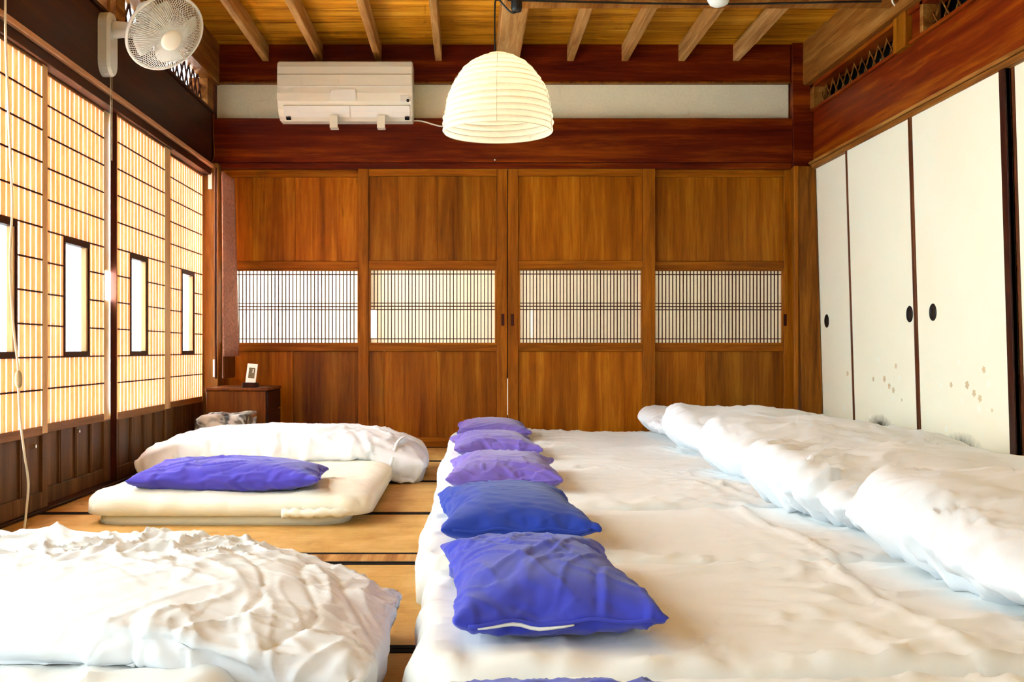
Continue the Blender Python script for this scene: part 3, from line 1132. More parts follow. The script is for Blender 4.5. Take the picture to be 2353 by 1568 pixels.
def wrinkled(src, seed, layers, flipx=False, flipy=False, scale=(1, 1, 1)):
    """copy of a relaxed bag with fine folds pushed along its normals"""
    me = src.copy()
    me.materials.clear()
    co, no = mesh_np(me)
    co = co * np.array(scale)
    S = np.array((-1 if flipx else 1, -1 if flipy else 1, 1))
    co, no = co * S, no * S
    off = np.array((seed * 3.7, seed * 1.9, seed * 5.3))
    warp = np.stack([pn(co * 3 + off), pn(co * 3 + off + 9), pn(co * 3 + off + 17)], 1) * .10
    q = co + warp
    d = np.zeros(len(co))
    for amp, fr, ang, sharp, mask in layers:
        c, s_ = math.cos(ang), math.sin(ang)
        p = np.stack([q[:, 0] * c + q[:, 1] * s_, -q[:, 0] * s_ + q[:, 1] * c, q[:, 2]], 1)
        k = ridge(p * np.array(fr) + off, sharp)
        patch = np.clip(pn(co * 2.3 + off * 1.7) * .9 + .6, 0, 1)
        d += amp * k * patch * (mask(co) if mask else 1)
    set_co(me, co + no * d[:, None])
    if flipx != flipy:
        me.flip_normals()
    for p in me.polygons:
        p.use_smooth = True
    return me


# --- mattresses of the long row, heads towards the aisle
def futon(y0, y1, x0, x1, h, seed, mat, label, group=None, piping=None, step=.014, name='futon_mattress', base=0.0, ruffle=1.0, r=.05, relief=1.0, wob=.010):
    lx, ly = x1 - x0, y1 - y0
    me = slab(lx, ly, h, step, r)
    co, no = mesh_np(me)
    off = np.array((seed * 4.1, seed * 2.3, seed * 1.7))
    top = np.clip(co[:, 2] / h, 0, 1)
    q = co + np.stack([pn(co * 4 + off), pn(co * 4 + off + 5), 0 * co[:, 0]], 1) * .05
    d = wob * pn(co * np.array((2.2, 3.0, 1)) + off)
    d += .013 * relief * ridge(q * np.array((3.0, 13, 1)) + off, 4.5) * np.clip(pn(co * 1.7 + off) + .55, 0, 1)
    d += .011 * relief * ridge(q * np.array((7, 5.0, 1)) + off + 3, 6) * np.clip(pn(co * 2.1 + off + 4) + .25, 0, 1)
    dist_f = co[:, 1] + ly / 2                       # from the edge facing the viewer
    dist_b = ly / 2 - co[:, 1]
    ru = pn(np.stack([q[:, 0] * 17, q[:, 1] * 5, 0 * q[:, 0]], 1) + off) + .6 * pn(np.stack([q[:, 0] * 39, q[:, 1] * 9, 0 * q[:, 0]], 1) + off)
    where = np.clip(pn(np.stack([co[:, 0] * 1.1, 0 * co[:, 0], 0 * co[:, 0]], 1) + off) + .55, 0, 1)
    d += ruffle * .016 * ru * where * (np.exp(-(dist_f / .09) ** 2) + .35 * np.exp(-(dist_b / .10) ** 2))
    d += .010 * relief * ridge(q * np.array((9, 2.2, 1)) + off + 7, 6) * np.clip(pn(co * 1.4 + off + 8) + .2, 0, 1)
    if piping:
        xc = piping - (x0 + x1) / 2 + .012 * pn(np.stack([0 * co[:, 0], co[:, 1] * 5, 0 * co[:, 0]], 1) + off) + .03 * pn(np.stack([0 * co[:, 0], co[:, 1] * 1.6, 0 * co[:, 0]], 1) + off)
        d += .010 * np.exp(-((co[:, 0] - xc) / .009) ** 2)
    co[:, 2] += d * top
    # loose wavy side towards the aisle
    dist_l = co[:, 0] + lx / 2
    wv = pn(np.stack([0 * co[:, 0], co[:, 1] * 7, co[:, 2] * 4], 1) + off) + .5 * pn(np.stack([0 * co[:, 0], co[:, 1] * 17, co[:, 2] * 9], 1) + off)
    co[:, 0] += .018 * wv * np.exp(-(dist_l / .10) ** 2)
    co[:, 1] += .010 * ru * np.exp(-(dist_f / .05) ** 2) * ruffle * (co[:, 2] > .002)
    co[:, 2] = np.maximum(co[:, 2], 0)
    set_co(me, co)
    o = obj(name, me, mat, loc=((x0 + x1) / 2, (y0 + y1) / 2, base), smooth=True)
    tag(o, label, 'mattress', group)
    return o


G1 = 'white mattresses laid side by side in the long row'
futon(0.62, 1.60, -.10, 2.05, .115, 1, 'sheet', 'nearest white mattress of the long row, at the bottom picture edge', G1)
futon(1.605, 2.44, -.10, 2.05, .118, 2, 'sheet', 'white mattress under the largest royal blue pillow', G1, piping=.80)
futon(2.445, 3.28, -.13, 2.05, .117, 3, 'sheet', 'white mattress under the deep blue pillow', G1, piping=.86)
futon(3.285, 4.30, -.115, 2.05, .120, 4, 'sheet', 'white mattress under the violet pillow just behind the deep blue one', G1)
futon(4.305, 5.30, -.125, 2.05, .118, 5, 'sheet', 'white mattress under the violet pillow second nearest the wooden doors', G1)
futon(5.305, 6.36, -.10, 2.05, .116, 6, 'sheet', 'white mattress nearest the wooden doors, under the farthest pillow', G1)


# --- pillows
def pillow(src, mat, loc, rz, label, seed, scale=(1, 1, 1), flipx=False, flipy=False, insert=False, tilt=(0, 0), tab=False, name='pillow'):
    me = wrinkled(src, seed, [(.008, (4, 15, 5), .4 + seed * .7, 5.0, None), (.006, (14, 5, 5), seed * .9, 6.0, None), (-.006, (4, 11, 4), seed * 1.3, 6.5, None)], flipx, flipy, scale)
    co, _ = mesh_np(me)
    zmin = np.percentile(co[:, 2], 2)
    r = empty(name, loc)
    r.rotation_euler = (tilt[0], tilt[1], rz)
    o = obj('pillow_case', me, mat, r)
    o.location.z = -zmin
    # stitched edge of the case along its open end
    ymin = co[:, 1].min()
    side = co[np.abs(co[:, 2] - np.median(co[co[:, 1] < ymin + .03][:, 2])) < .02]
    seam = []
    for x in np.linspace(co[:, 0].min() + .03, co[:, 0].max() - .03, 22):
        near = co[np.abs(co[:, 0] - x) < .014]
        k = near[near[:, 1].argmin()]
        seam.append(Vector((x, k[1] - .002, k[2])))
    for _ in range(2):
        seam = [seam[0]] + [(seam[i - 1] + seam[i] * 2 + seam[i + 1]) / 4 for i in range(1, len(seam) - 1)] + [seam[-1]]
    bm = bmesh.new()
    bm_tube(bm, seam, .0035, 6)
    s = obj('hem', finish(bm, 'hem'), mat, o, smooth=True)
    if insert:
        bm = bmesh.new()
        ring = []
        n = len(seam)
        for i, p in enumerate(seam[1:13]):
            hgt = .005 * math.sin(math.pi * (i + .8) / 13) + .002
            ring.append([bm.verts.new(p + Vector(v)) for v in ((0, -.0005, -.003 - hgt), (0, -.003, -.003 - hgt * .5), (0, -.001, -.002))])
        for a, b in zip(ring, ring[1:]):
            for k in range(2):
                bm.faces.new([a[k], b[k], b[k + 1], a[k + 1]])
        ins = obj('white_insert', finish(bm, 'white_insert'), 'white_in', o, smooth=True)
        ins.modifiers.new('solid', 'SOLIDIFY').thickness = .0015
    if tab:
        tb = obj('label_tab', box_mesh('label_tab', .0, .06, -.012, .012, .0, .012, .002), 'pale', r, loc=(co[:, 0].max() - .075, co[:, 1].min() + .12, .03))
    tag(r, label, 'pillow', 'blue and violet pillows')
    return r


PA, PB = SIMS[0], SIMS[1]
ZF = .121
pillow(PA, 'blue1', (.140, 2.03, ZF), R(3), 'largest royal blue pillow showing a white slit along its front hem', 1, (.81, .97, .66), insert=True)
pillow(PB, 'blue2', (.120, 2.85, ZF), R(3), 'deep blue pillow between the largest royal blue pillow and the violet ones', 2, (.86, .92, .68))
pillow(PA, 'violet', (.135, 3.86, ZF), R(-1), 'faded violet pillow lying just behind the deep blue one', 3, (.90, .93, .66), flipx=True)
pillow(PB, 'violet', (.130, 4.92, ZF), R(2), 'violet pillow, second nearest the wooden doors', 4, (.88, .91, .60), flipy=True)
pillow(PA, 'violet', (.150, 5.84, ZF), R(0), 'farthest violet pillow, in front of the wooden doors', 5, (.88, .88, .66), flipx=True, flipy=True)
pillow(PB, 'blue1', (.130, 1.03, ZF), R(-2), 'blue pillow cut off by the bottom picture edge', 6, (.95, .9, .64), flipx=True)

# --- folded duvets along the cream panels
side = lambda co: np.clip(1.15 - (co[:, 0] + .55) * .8, .3, 1.1)
LAY = [(.017, (1.8, 10, 5), .12, 4.4, side), (.012, (3.2, 20, 6), -.15, 5.0, side), (.011, (5, 6, 4), .9, 6.0, None), (.005, (6, 36, 9), .1, 4.5, side), (-.016, (1.6, 9, 5), -.08, 6.0, side)]


def duvet(src, loc, rz, label, seed, group=None, layers=LAY, mat='duvet', name='folded_duvet', **kw):
    me = wrinkled(src, seed, layers, **kw)
    o = obj(name, me, mat, loc=loc)
    o.rotation_euler.z = rz
    tag(o, label, 'duvet', group)
    return o


def section_point(co, x, ang, zc):
    """outermost point of the duvet in the slice at x, seen from its core at the given angle (0 = towards the viewer, 90 = up)"""
    sl = co[np.abs(co[:, 0] - x) < .02]
    yc = (sl[:, 1].min() + sl[:, 1].max()) / 2
    dy, dz = (yc - sl[:, 1]) * .45, sl[:, 2] - zc
    a = np.degrees(np.arctan2(dz, dy))
    m = np.abs(a - ang) < 9
    if not m.any():
        return None
    r = np.hypot(dy, dz) * m
    k = sl[r.argmax()]
    return Vector((x, k[1], k[2]))


def tie_tape(duv, x, zc, a0, a1, width=.016):
    co, _ = mesh_np(duv.data)
    pts = [section_point(co, x + .0006 * (a - a0), a, zc) for a in range(a0, a1 + 1, 6)]
    pts = [p for p in pts if p is not None]
    for _ in range(3):
        pts = [pts[0]] + [(pts[i - 1] + pts[i] * 2 + pts[i + 1]) / 4 for i in range(1, len(pts) - 1)] + [pts[-1]]
    bm = bmesh.new()
    rows = []
    for p in pts:
        n = Vector((0, -.45, .9)).normalized() * .007
        rows.append([bm.verts.new(p + n + Vector((d_ * width / 2, 0, 0))) for d_ in (-1, 1)])
    for a, b in zip(rows, rows[1:]):
        bm.faces.new([a[0], a[1], b[1], b[0]])
    t = obj('tie_tape', finish(bm, 'tie_tape'), 'duvet', duv, smooth=True)
    t.modifiers.new('solid', 'SOLIDIFY').thickness = .003



def swept_duvet(xl0, xl1, xr, ly, h0, h1, seed, drop=.45):
    """folded duvet: a plump folded section swept from its low near end to its high far end (origin: base, left/near corner at xl, 0)"""
    NS_, NT = 104, 84
    off = np.array((seed * 2.9, seed * 4.3, seed * 1.1))
    co = np.zeros((NT, NS_, 3))
    for it in range(NT):
        t = it / (NT - 1)
        y = ly * (.5 - .5 * math.cos(math.pi * t)) * .35 + ly * t * .65
        tt = y / ly
        k = min(1, max(0, (tt - .20) / .72))
        k = k * k * (3 - 2 * k)
        H = h0 + (h1 - h0) * k
        xl = xl0 + (xl1 - xl0) * k
        en = 1.0
        if tt > .94:
            en = math.sqrt(max(0.0, 1 - ((tt - .94) / .06) ** 2))
        if tt < .06:
            en = math.sqrt(max(0.0, 1 - ((.06 - tt) / .06) ** 2))
        en = max(en, .06)
        for i in range(NS_):
            u = i / (NS_ - 1)
            if u < .30:                                   # plump left fold, tucked under at the foot
                a_ = -math.pi / 2 + math.pi * (u / .30)
                x = xl + .085 - .085 * math.cos(a_) + (.050 if u < .15 else 0.0) * (1 - math.sin(a_) - 1) * -1 * .0
                x += .055 * max(0, -math.sin(a_))
                z = H / 2 + H / 2 * math.sin(a_)
            elif u < .82:                                 # upper face, sinking towards the wall
                v = (u - .30) / .52
                x = xl + .085 + (xr - .07 - xl - .085) * v
                z = H * (1 - drop * v ** 2.2)
            else:                                         # right edge
                v = (u - .82) / .18
                he = H * (1 - drop)
                x = xr - .07 + .07 * math.sin(math.pi * v)
                z = he / 2 + he / 2 * math.cos(math.pi * v)
            z = H * .42 + (z - H * .42) * en
            xm = xl + .25
            if en < 1:
                x = x + (1 - en) * .05 * (1 if x < xm else -.6)
            co[it, i] = (x, y, z)
    flat = co.reshape(-1, 3)
    base = np.clip(flat[:, 2] / .06, 0, 1)
    flat[:, 2] += base * (.022 * pn(flat * np.array((2.6, 3.4, 3)) + off) + .010 * pn(flat * np.array((6, 8, 5)) + off + 4))
    flat[:, 0] += .020 * pn(flat * np.array((2, 6, 4)) + off + 11)
    flat[:, 1] += .016 * pn(flat * np.array((3, 2, 6)) + off + 15)
    flat[:, 2] = np.maximum(flat[:, 2], 0.0)
    fs = []
    for it in range(NT - 1):
        for i in range(NS_ - 1):
            fs.append((it * NS_ + i, it * NS_ + i + 1, (it + 1) * NS_ + i + 1, (it + 1) * NS_ + i))
        fs.append((it * NS_ + NS_ - 1, it * NS_, (it + 1) * NS_, (it + 1) * NS_ + NS_ - 1))
    fs.append(tuple(range(NS_))[::-1])
    fs.append(tuple((NT - 1) * NS_ + i for i in range(NS_)))
    me = bpy.data.meshes.new('duvet')
    me.from_pydata([tuple(c) for c in flat], [], fs)
    bm = bmesh.new()
    bm.from_mesh(me)
    bmesh.ops.recalc_face_normals(bm, faces=bm.faces)
    bm.to_mesh(me)
    bm.free()
    me.update()
    return me


G2 = 'white duvets folded along the cream panels'
for xl0, xl1, xr, y0, y1, h0, h1, sd, lb in (
        (1.02, .905, 2.10, 1.46, 2.47, .115, .205, 1, 'nearest folded white duvet at the right picture edge'),
        (1.03, .885, 2.10, 2.45, 3.37, .085, .200, 2, 'second folded white duvet, tucked behind the nearest one'),
        (1.04, .935, 2.08, 3.35, 4.30, .085, .215, 3, 'middle folded white duvet of the five by the panels'),
        (1.08, .995, 2.10, 4.28, 5.30, .090, .212, 4, 'fourth folded white duvet, beside the farthest one'),
        (1.09, 1.02, 2.10, 5.28, 6.30, .080, .145, 5, 'farthest folded white duvet, in the corner by the wooden doors')):
    xc = (xl1 + xr) / 2
    duvet(swept_duvet(xl0 - xc, xl1 - xc, xr - xc, y1 - y0, h0, h1, sd), (xc, y0, .122), 0, lb, sd, G2)

# --- single bed by the shoji
o = futon(3.63, 5.55, -1.31, -.42, .040, 11, 'cream_sheet', 'thin beige pad on the tatami under the left white mattress', None, name='floor_pad', ruffle=.3, r=.03, relief=.4)
o = futon(3.60, 5.60, -1.345, -.335, .072, 12, 'cream_sheet', 'white mattress by the shoji carrying the indigo pillow', None, base=.037, ruffle=1.0, r=.10, relief=.9, wob=.016)
bm = bmesh.new()
pts = [(-.64, 3.60, .046), (-.60, 3.592, .050), (-.55, 3.59, .047), (-.50, 3.59, .052), (-.44, 3.60, .050), (-.40, 3.63, .052)]
rg = []
for i, p in enumerate(spline(pts, 4)):
    w_ = .012 + .004 * math.sin(i * 1.7)
    rg.append([bm.verts.new(p + Vector((0, -.008, -w_))), bm.verts.new(p + Vector((0, -.014, 0))), bm.verts.new(p + Vector((0, -.004, w_)))])
for a, b in zip(rg, rg[1:]):
    for k in range(2):
        bm.faces.new([a[k], b[k], b[k + 1], a[k + 1]])
fl = obj('cover_flap', finish(bm, 'cover_flap'), 'cream_sheet', smooth=True)
fl.modifiers.new('solid', 'SOLIDIFY').thickness = .005
fl.parent = o
fl.matrix_parent_inverse = Matrix.Translation(o.location).inverted()
pillow(PA, 'indigo', (-.865, 3.84, .106), R(91), 'indigo pillow lying alone on the white mattress by the shoji', 7, (.88, 1.02, .64), flipy=True, tab=True)
LAYB = [(.010, (9, 3.0, 5), .2, 3.2, None), (.006, (17, 5, 6), -.3, 4.0, None), (.006, (5, 6, 4), .9, 5.0, None)]
dl = duvet(fitted(SIMS[2], -1.53, -.19, 4.70, 5.48, .245), (-.86, 5.09, .0), R(0), 'rolled white duvet at the far end of the left mattress', 8, None, LAYB)

# --- bed in the left foreground
futon(0.6, 2.20, -1.58, -.345, .125, 21, 'sheet', 'white mattress in the bottom left corner under the large duvet', None)
LAYF = [(.014, (8, 1.8, 4), .5, 4.6, None), (.012, (12, 2.6, 4), -.6, 5.5, None), (.009, (3.5, 12, 4), .15, 5.5, None), (.006, (22, 5, 6), .3, 5.5, None), (.005, (18, 8, 8), -1.0, 6.0, None), (-.010, (9, 2.2, 4), .1, 6.5, None)]
df = duvet(fitted(SIMS[3], -1.57, -.14, 1.60, 2.27, .225), (-.855, 1.935, .0), R(-2), 'large crumpled white duvet in the left foreground', 9, None, LAYF)

tie_tape(dl, .515, .14, -12, 84)

# ------------------------------------------------------------------ air conditioner
ac = empty('air_conditioner', (-.74, 6.50, 2.02))
tag(ac, 'cream wall-mounted air conditioner on the plaster band', 'air conditioner')


def under(o, par):
    o.parent = par
    root = par
    while root.parent:
        root = root.parent
    o.matrix_parent_inverse = root.matrix_world.inverted() if False else Matrix.Translation(root.location).inverted()
    return o


def ext_profile(name, prof, x0, x1, mat, bev=0.0):
    """profile in (y, z) extruded along x"""
    bm = bmesh.new()
    a = [bm.verts.new((x0, y, z)) for y, z in prof]
    b = [bm.verts.new((x1, y, z)) for y, z in prof]
    n = len(prof)
    for i in range(n):
        bm.faces.new([a[i], a[(i + 1) % n], b[(i + 1) % n], b[i]])
    bm.faces.new(a[::-1])
    bm.faces.new(b)
    if bev:
        es = [e for e in bm.edges if (e.verts[0].co.x == e.verts[1].co.x)]
        bmesh.ops.bevel(bm, geom=es, offset=bev, segments=2, affect='EDGES')
    return obj(name, finish(bm, name), mat)


AX0, AX1 = -1.155, -.330
prof = [(6.565, 2.385), (6.36, 2.385), (6.325, 2.37), (6.318, 2.34), (6.318, 2.18), (6.325, 2.13), (6.345, 2.085), (6.38, 2.048), (6.42, 2.028), (6.565, 2.028)]
under(ext_profile('housing', prof, AX0, AX1, 'plastic', .006), ac)
under(ext_profile('panel_seam', [(6.319, 2.290), (6.3165, 2.290), (6.3165, 2.296), (6.319, 2.296)], AX0 + .004, AX1 - .004, 'pale'), ac)
under(ext_profile('panel_seam', [(6.319, 2.218), (6.316, 2.218), (6.316, 2.223), (6.319, 2.223)], AX0 + .004, AX1 - .004, 'plastic_w'), ac)
lv = [(6.335, 2.108), (6.329, 2.104), (6.349, 2.070), (6.376, 2.044), (6.380, 2.050), (6.354, 2.076)]
under(ext_profile('louvre', lv, AX0 + .035, -.715, 'plastic_w'), ac)
under(ext_profile('louvre', lv, -.711, AX1 - .018, 'plastic_w'), ac)
for a, b in ((AX0 + .045, AX0 + .075), (AX1 - .05, AX1 - .022)):
    under(ext_profile('outlet_slot', [(6.372, 2.040), (6.366, 2.046), (6.380, 2.036), (6.392, 2.030)], a, b, 'plastic_d'), ac)
stk = under(box('paper_label', 'card', None, -.83, -.675, 6.314, 6.3165, 2.135, 2.20, 0), ac)
under(box('label_edge', 'glint', None, -.83, -.675, 6.3125, 6.3142, 2.1985, 2.2015, 0), stk)  # brown bars paint the thin shadow lines along the label
under(box('label_edge', 'glint', None, -.6765, -.674, 6.3125, 6.3142, 2.135, 2.20, 0), stk)
for i, (a, b) in enumerate(((.03, .10), (.008, .11), (.008, .10), (.02, .06))):
    under(box('print_line', 'ink', None, -.83 + a + .02, -.83 + b + .025, 6.3128, 6.3142, 2.185 - i * .013, 2.188 - i * .013, 0), stk)
for x in (-.815, -.525):
    br = under(ext_profile('bracket', [(6.37, 2.052), (6.355, 2.052), (6.355, 1.975), (6.42, 1.975), (6.42, 1.985), (6.37, 1.985)], x - .024, x + .024, 'plastic'), ac)
    under(box('bracket_slot', 'plastic_d', None, x - .006, x - .002, 6.3535, 6.356, 1.99, 2.03, 0), br)
under(box('display_window', 'plastic_w', None, AX1 - .075, AX1 - .02, 6.318, 6.323, 2.125, 2.165, .002), ac)
bm = bmesh.new()
bmesh.ops.create_uvsphere(bm, u_segments=12, v_segments=8, radius=.009, matrix=Matrix.Translation((AX1 - .028, 6.318, 2.133)))
under(obj('indicator_knob', finish(bm, 'indicator_knob'), 'plastic_d', smooth=True), ac)
bm = bmesh.new()
bm_tube(bm, spline([(AX1 - .01, 6.50, 2.05), (AX1 + .05, 6.49, 2.045), (AX1 + .14, 6.49, 2.02), (AX1 + .20, 6.49, 2.012), (AX1 + .5, 6.495, 2.006)], 6), .005)
under(obj('power_cord', finish(bm, 'power_cord'), 'plastic', smooth=True), ac)

# ------------------------------------------------------------------ wall fan
fan = empty('wall_fan', (XL + .012, 4.54, 1.81))
tag(fan, 'cream wall fan on a bracket above the shoji', 'fan')


def capsule_plate(x0, x1, y, z0, z1, w):
    bm = bmesh.new()
    pr = []
    r = w / 2
    for k in range(13):
        a = math.pi * k / 12
        pr.append((y + r * math.cos(a), z1 - r + r * math.sin(a)))
    for k in range(13):
        a = math.pi + math.pi * k / 12
        pr.append((y + r * math.cos(a), z0 + r + r * math.sin(a)))
    a = [bm.verts.new((x0, p, q)) for p, q in pr]
    b = [bm.verts.new((x1 - .012, p, q)) for p, q in pr]
    c = [bm.verts.new((x1, y + (p - y) * .78, (z0 + z1) / 2 + (q - (z0 + z1) / 2) * .95)) for p, q in pr]
    n = len(pr)
    for u, v in ((a, b), (b, c)):
        for i in range(n):
            bm.faces.new([u[i], u[(i + 1) % n], v[(i + 1) % n], v[i]])
    bm.faces.new(c)
    return finish(bm, 'plate')


under(obj('base_plate', capsule_plate(XL + .012, XL + .062, 4.54, 1.81, 2.09, .12), 'plastic_w'), fan)
bm = bmesh.new()
bm_tube(bm, [(XL + .05, 4.54, 2.015), (XL + .09, 4.535, 2.015), (XL + .18, 4.53, 2.012), (XL + .25, 4.52, 2.01)], [.040, .036, .028, .026], 16)
under(obj('arm', finish(bm, 'arm'), 'plastic_w', smooth=True), fan)
fn = Vector((.62, -.50, -.70)).normalized()
fc = Vector((-1.295, 4.45, 1.975))
fm = Matrix.Translation(fc) @ fn.to_track_quat('Z', 'Y').to_matrix().to_4x4()
RG = .172


def fan_part(name, bm, mat, par=None, smooth=True):
    bmesh.ops.transform(bm, matrix=fm, verts=bm.verts)
    return under(obj(name, finish(bm, name), mat, smooth=smooth), par or fan)


def ring_pts(r, z, n=48):
    return [(r * math.cos(2 * math.pi * k / n), r * math.sin(2 * math.pi * k / n), z) for k in range(n + 1)]


def guard(z_edge, z_mid, n, rin):
    bm = bmesh.new()
    for k in range(n):
        a = 2 * math.pi * k / n
        pts = []
        for t in np.linspace(0, 1, 6):
            r = rin + (RG - rin) * t
            z = z_mid + (z_edge - z_mid) * t ** 3
            pts.append((r * math.cos(a + .25 * t), r * math.sin(a + .25 * t), z))
        bm_tube(bm, pts, .0017, 4, False)
    bm_tube(bm, ring_pts(.11, z_mid + (z_edge - z_mid) * .22), .0014, 4, False)
    return bm


fan_part('front_guard', guard(.0, .062, 92, .045), 'plastic_w')
fan_part('rear_guard', guard(.0, -.055, 76, .045), 'plastic_w')
bm = bmesh.new()
bm_tube(bm, ring_pts(RG, 0), .0075, 8, False)
fan_part('guard_rim', bm, 'plastic_w')
bm = bmesh.new()
bm_lathe(bm, [(.0001, .072), (.035, .071), (.046, .066), (.048, .060)], 32)
cap = fan_part('hub_cap', bm, 'plastic')
bm = bmesh.new()
bm_box(bm, -.012, .012, -.0015, .0015, .0715, .0725)
fan_part('hub_mark', bm, 'plastic_d', cap, False)
for k in range(4):
    bm = bmesh.new()
    a0 = k * math.pi / 2 + .3
    gr = []
    for t in np.linspace(0, 1, 8):
        r = .03 + .115 * t
        row = []
        for s_ in np.linspace(-.5, .5, 7):
            wd = (.55 + .45 * math.sin(math.pi * min(1, t * .85 + .1))) * 1.05
            a = a0 + s_ * wd + .35 * t
            row.append(bm.verts.new((r * math.cos(a), r * math.sin(a), .035 * s_ + .01)))
        gr.append(row)
    for a, b in zip(gr, gr[1:]):
        for j in range(6):
            bm.faces.new([a[j], a[j + 1], b[j + 1], b[j]])
    bl = fan_part('blade', bm, 'plastic_w')
    bl.modifiers.new('solid', 'SOLIDIFY').thickness = .002
bm = bmesh.new()
bm_lathe(bm, [(.0001, -.20), (.03, -.198), (.052, -.18), (.062, -.13), (.062, -.08), (.05, -.055), (.02, -.05)], 28)
fan_part('motor_housing', bm, 'plastic')
bm = bmesh.new()
bm_tube(bm, [(XL + .25, 4.52, 2.01), tuple(fc - fn * .12 + Vector((0, 0, -.03))), tuple(fc - fn * .12)], [.027, .03, .03], 12)
under(obj('neck', finish(bm, 'neck'), 'plastic_w', smooth=True), fan)
for dy, zz, l in ((.0, 1.395, .006), (.02, 1.445, .006)):
    bm = bmesh.new()
    bm_tube(bm, [(XL + .050, 4.53 + dy, 1.815), (XL + .050, 4.53 + dy, zz)], .0016, 5)
    pc = under(obj('pull_cord', finish(bm, 'pull_cord'), 'pale'), fan)
    bm = bmesh.new()
    bmesh.ops.create_uvsphere(bm, u_segments=10, v_segments=6, radius=.008, matrix=Matrix.Translation((XL + .050, 4.53 + dy, zz)) @ Matrix.Diagonal((1, 1, 1.8, 1)))
    under(obj('cord_knob', finish(bm, 'cord_knob'), 'card', smooth=True), pc)

# ------------------------------------------------------------------ paper pendant lamp
lamp = empty('pendant_lamp', (.130, 4.30, 1.515))
tag(lamp, 'cream ribbed paper pendant lamp hanging on a black cord', 'pendant lamp')
bm = bmesh.new()
NS, NB = 96, 13
prev = None
H_, R_ = .327, .225
lat = np.linspace(0, 1, NB * 6 + 1)
rings = []
for t in lat:
    tt = min(t, .985)
    r = R_ * math.sqrt(max(.0, 1 - tt ** 2.25)) * (0.965 + .035 * min(1, (1 - t) * 8) if t > .0 else 1)
    band = (t * NB) % 1.0
    puff = .0045 * math.sin(math.pi * band)
    bi = int(t * NB)
    row = []
    for k in range(NS):
        a = 2 * math.pi * k / NS
        tw = .0022 * math.sin(2 * a + bi * 1.3) + .0012 * math.sin(9 * a + bi * 2.1) + .0008 * math.sin(23 * a + bi * 5)
        rr = r + puff + tw * math.sin(math.pi * band)
        z = t * H_ + .006 * math.sin(a * 1.0 + bi * .35) * math.sin(math.pi * min(1, t * 1.2))
        row.append(bm.verts.new((rr * math.cos(a), rr * math.sin(a), z)))
    rings.append(row)
for a, b in zip(rings, rings[1:]):
    for k in range(NS):
        bm.faces.new([a[k], a[(k + 1) % NS], b[(k + 1) % NS], b[k]])
sh = obj('shade', finish(bm, 'shade'), 'shade_paper', lamp, smooth=True)
ribs = bmesh.new()
for i in range(NB):
    t = i / NB
    r = R_ * math.sqrt(max(0, 1 - t ** 2.25)) - .001
    bm_tube(ribs, [(r * math.cos(2 * math.pi * k / 64), r * math.sin(2 * math.pi * k / 64), t * H_ + .006 * math.sin(2 * math.pi * k / 64 + i * .35) * math.sin(math.pi * min(1, t * 1.2))) for k in range(65)], .0012, 4, False)
obj('rib_wire', finish(ribs, 'rib_wire'), 'pale', sh)
for a in (-1.62, -0.35, 0.9, 2.2, 3.4):
    bm = bmesh.new()
    pts = []
    for t in np.linspace(0, .96, 30):
        r = R_ * math.sqrt(max(0, 1 - t ** 2.25)) + .002 + .0045 * math.sin(math.pi * ((t * NB) % 1))
        pts.append((r * math.cos(a), r * math.sin(a), t * H_))
    bm_tube(bm, pts, .0009, 4, False)
    obj('paper_seam', finish(bm, 'paper_seam'), 'pale', sh)
bm = bmesh.new()
bm_lathe(bm, [(.0001, H_ - .002), (.030, H_ - .004), (.045, H_ - .009), (.046, H_ - .012)], 24)
obj('top_cap', finish(bm, 'top_cap'), 'shade_paper', lamp, smooth=True)
bm = bmesh.new()
bm_tube(bm, [(0, 0, .31), (0, 0, .26), (0, 0, .22)], [.014, .018, .018], 14)
obj('bulb_socket', finish(bm, 'bulb_socket'), 'card', lamp, smooth=True)
bm = bmesh.new()
bmesh.ops.create_uvsphere(bm, u_segments=18, v_segments=12, radius=.036, matrix=Matrix.Translation((0, 0, .185)))
obj('bulb', finish(bm, 'bulb'), 'added_bulb_glow', lamp, smooth=True)
bm = bmesh.new()
bm_tube(bm, spline([(-.012, 0, H_ + .005), (-.013, 0, .42), (-.012, 0, .535), (-.004, 0, .550), (.008, 0, .548), (.028, 0, .525), (.050, 0, .503), (.066, 0, .497), (.078, 0, .503)], 6), .0036, 6)
obj('cord', finish(bm, 'cord'), 'black', lamp, smooth=True)
bm = bmesh.new()
bm_tube(bm, [(.078, 0, .50), (.078, 0, .503), (.078, 0, .515), (.078, 0, .60), (.078, 0, .615)], [.010, .019, .023, .023, .012], 16)
obj('cord_reel', finish(bm, 'cord_reel'), 'black', lamp, smooth=True)
bm = bmesh.new()
bm_tube(bm, [(.078, 0, .61), (.078, 0, .87)], .0036, 6)
obj('upper_cord', finish(bm, 'upper_cord'), 'black', lamp)
bm = bmesh.new()
bm_lathe(bm, [(.0001, .858), (.03, .860), (.036, .868), (.036, .878)], 20)
for v in bm.verts:
    v.co.x += .078
obj('ceiling_rose', finish(bm, 'ceiling_rose'), 'black', lamp, smooth=True)

# ------------------------------------------------------------------ white lamp holder on the tie beam
lh = empty('lamp_holder', (1.225, 5.04, 2.285))
tag(lh, 'small white lamp holder under the tie beam', 'lamp holder')
bm = bmesh.new()
bm_lathe(bm, [(.0001, .0), (.03, .002), (.046, .012), (.054, .03), (.054, .05)], 24)
obj('cup', finish(bm, 'cup'), 'card', lh, smooth=True)
bm = bmesh.new()
bm_lathe(bm, [(.054, .05), (.040, .058), (.040, .075), (.0001, .075)], 24)
obj('collar', finish(bm, 'collar'), 'plastic_w', lh, smooth=True)

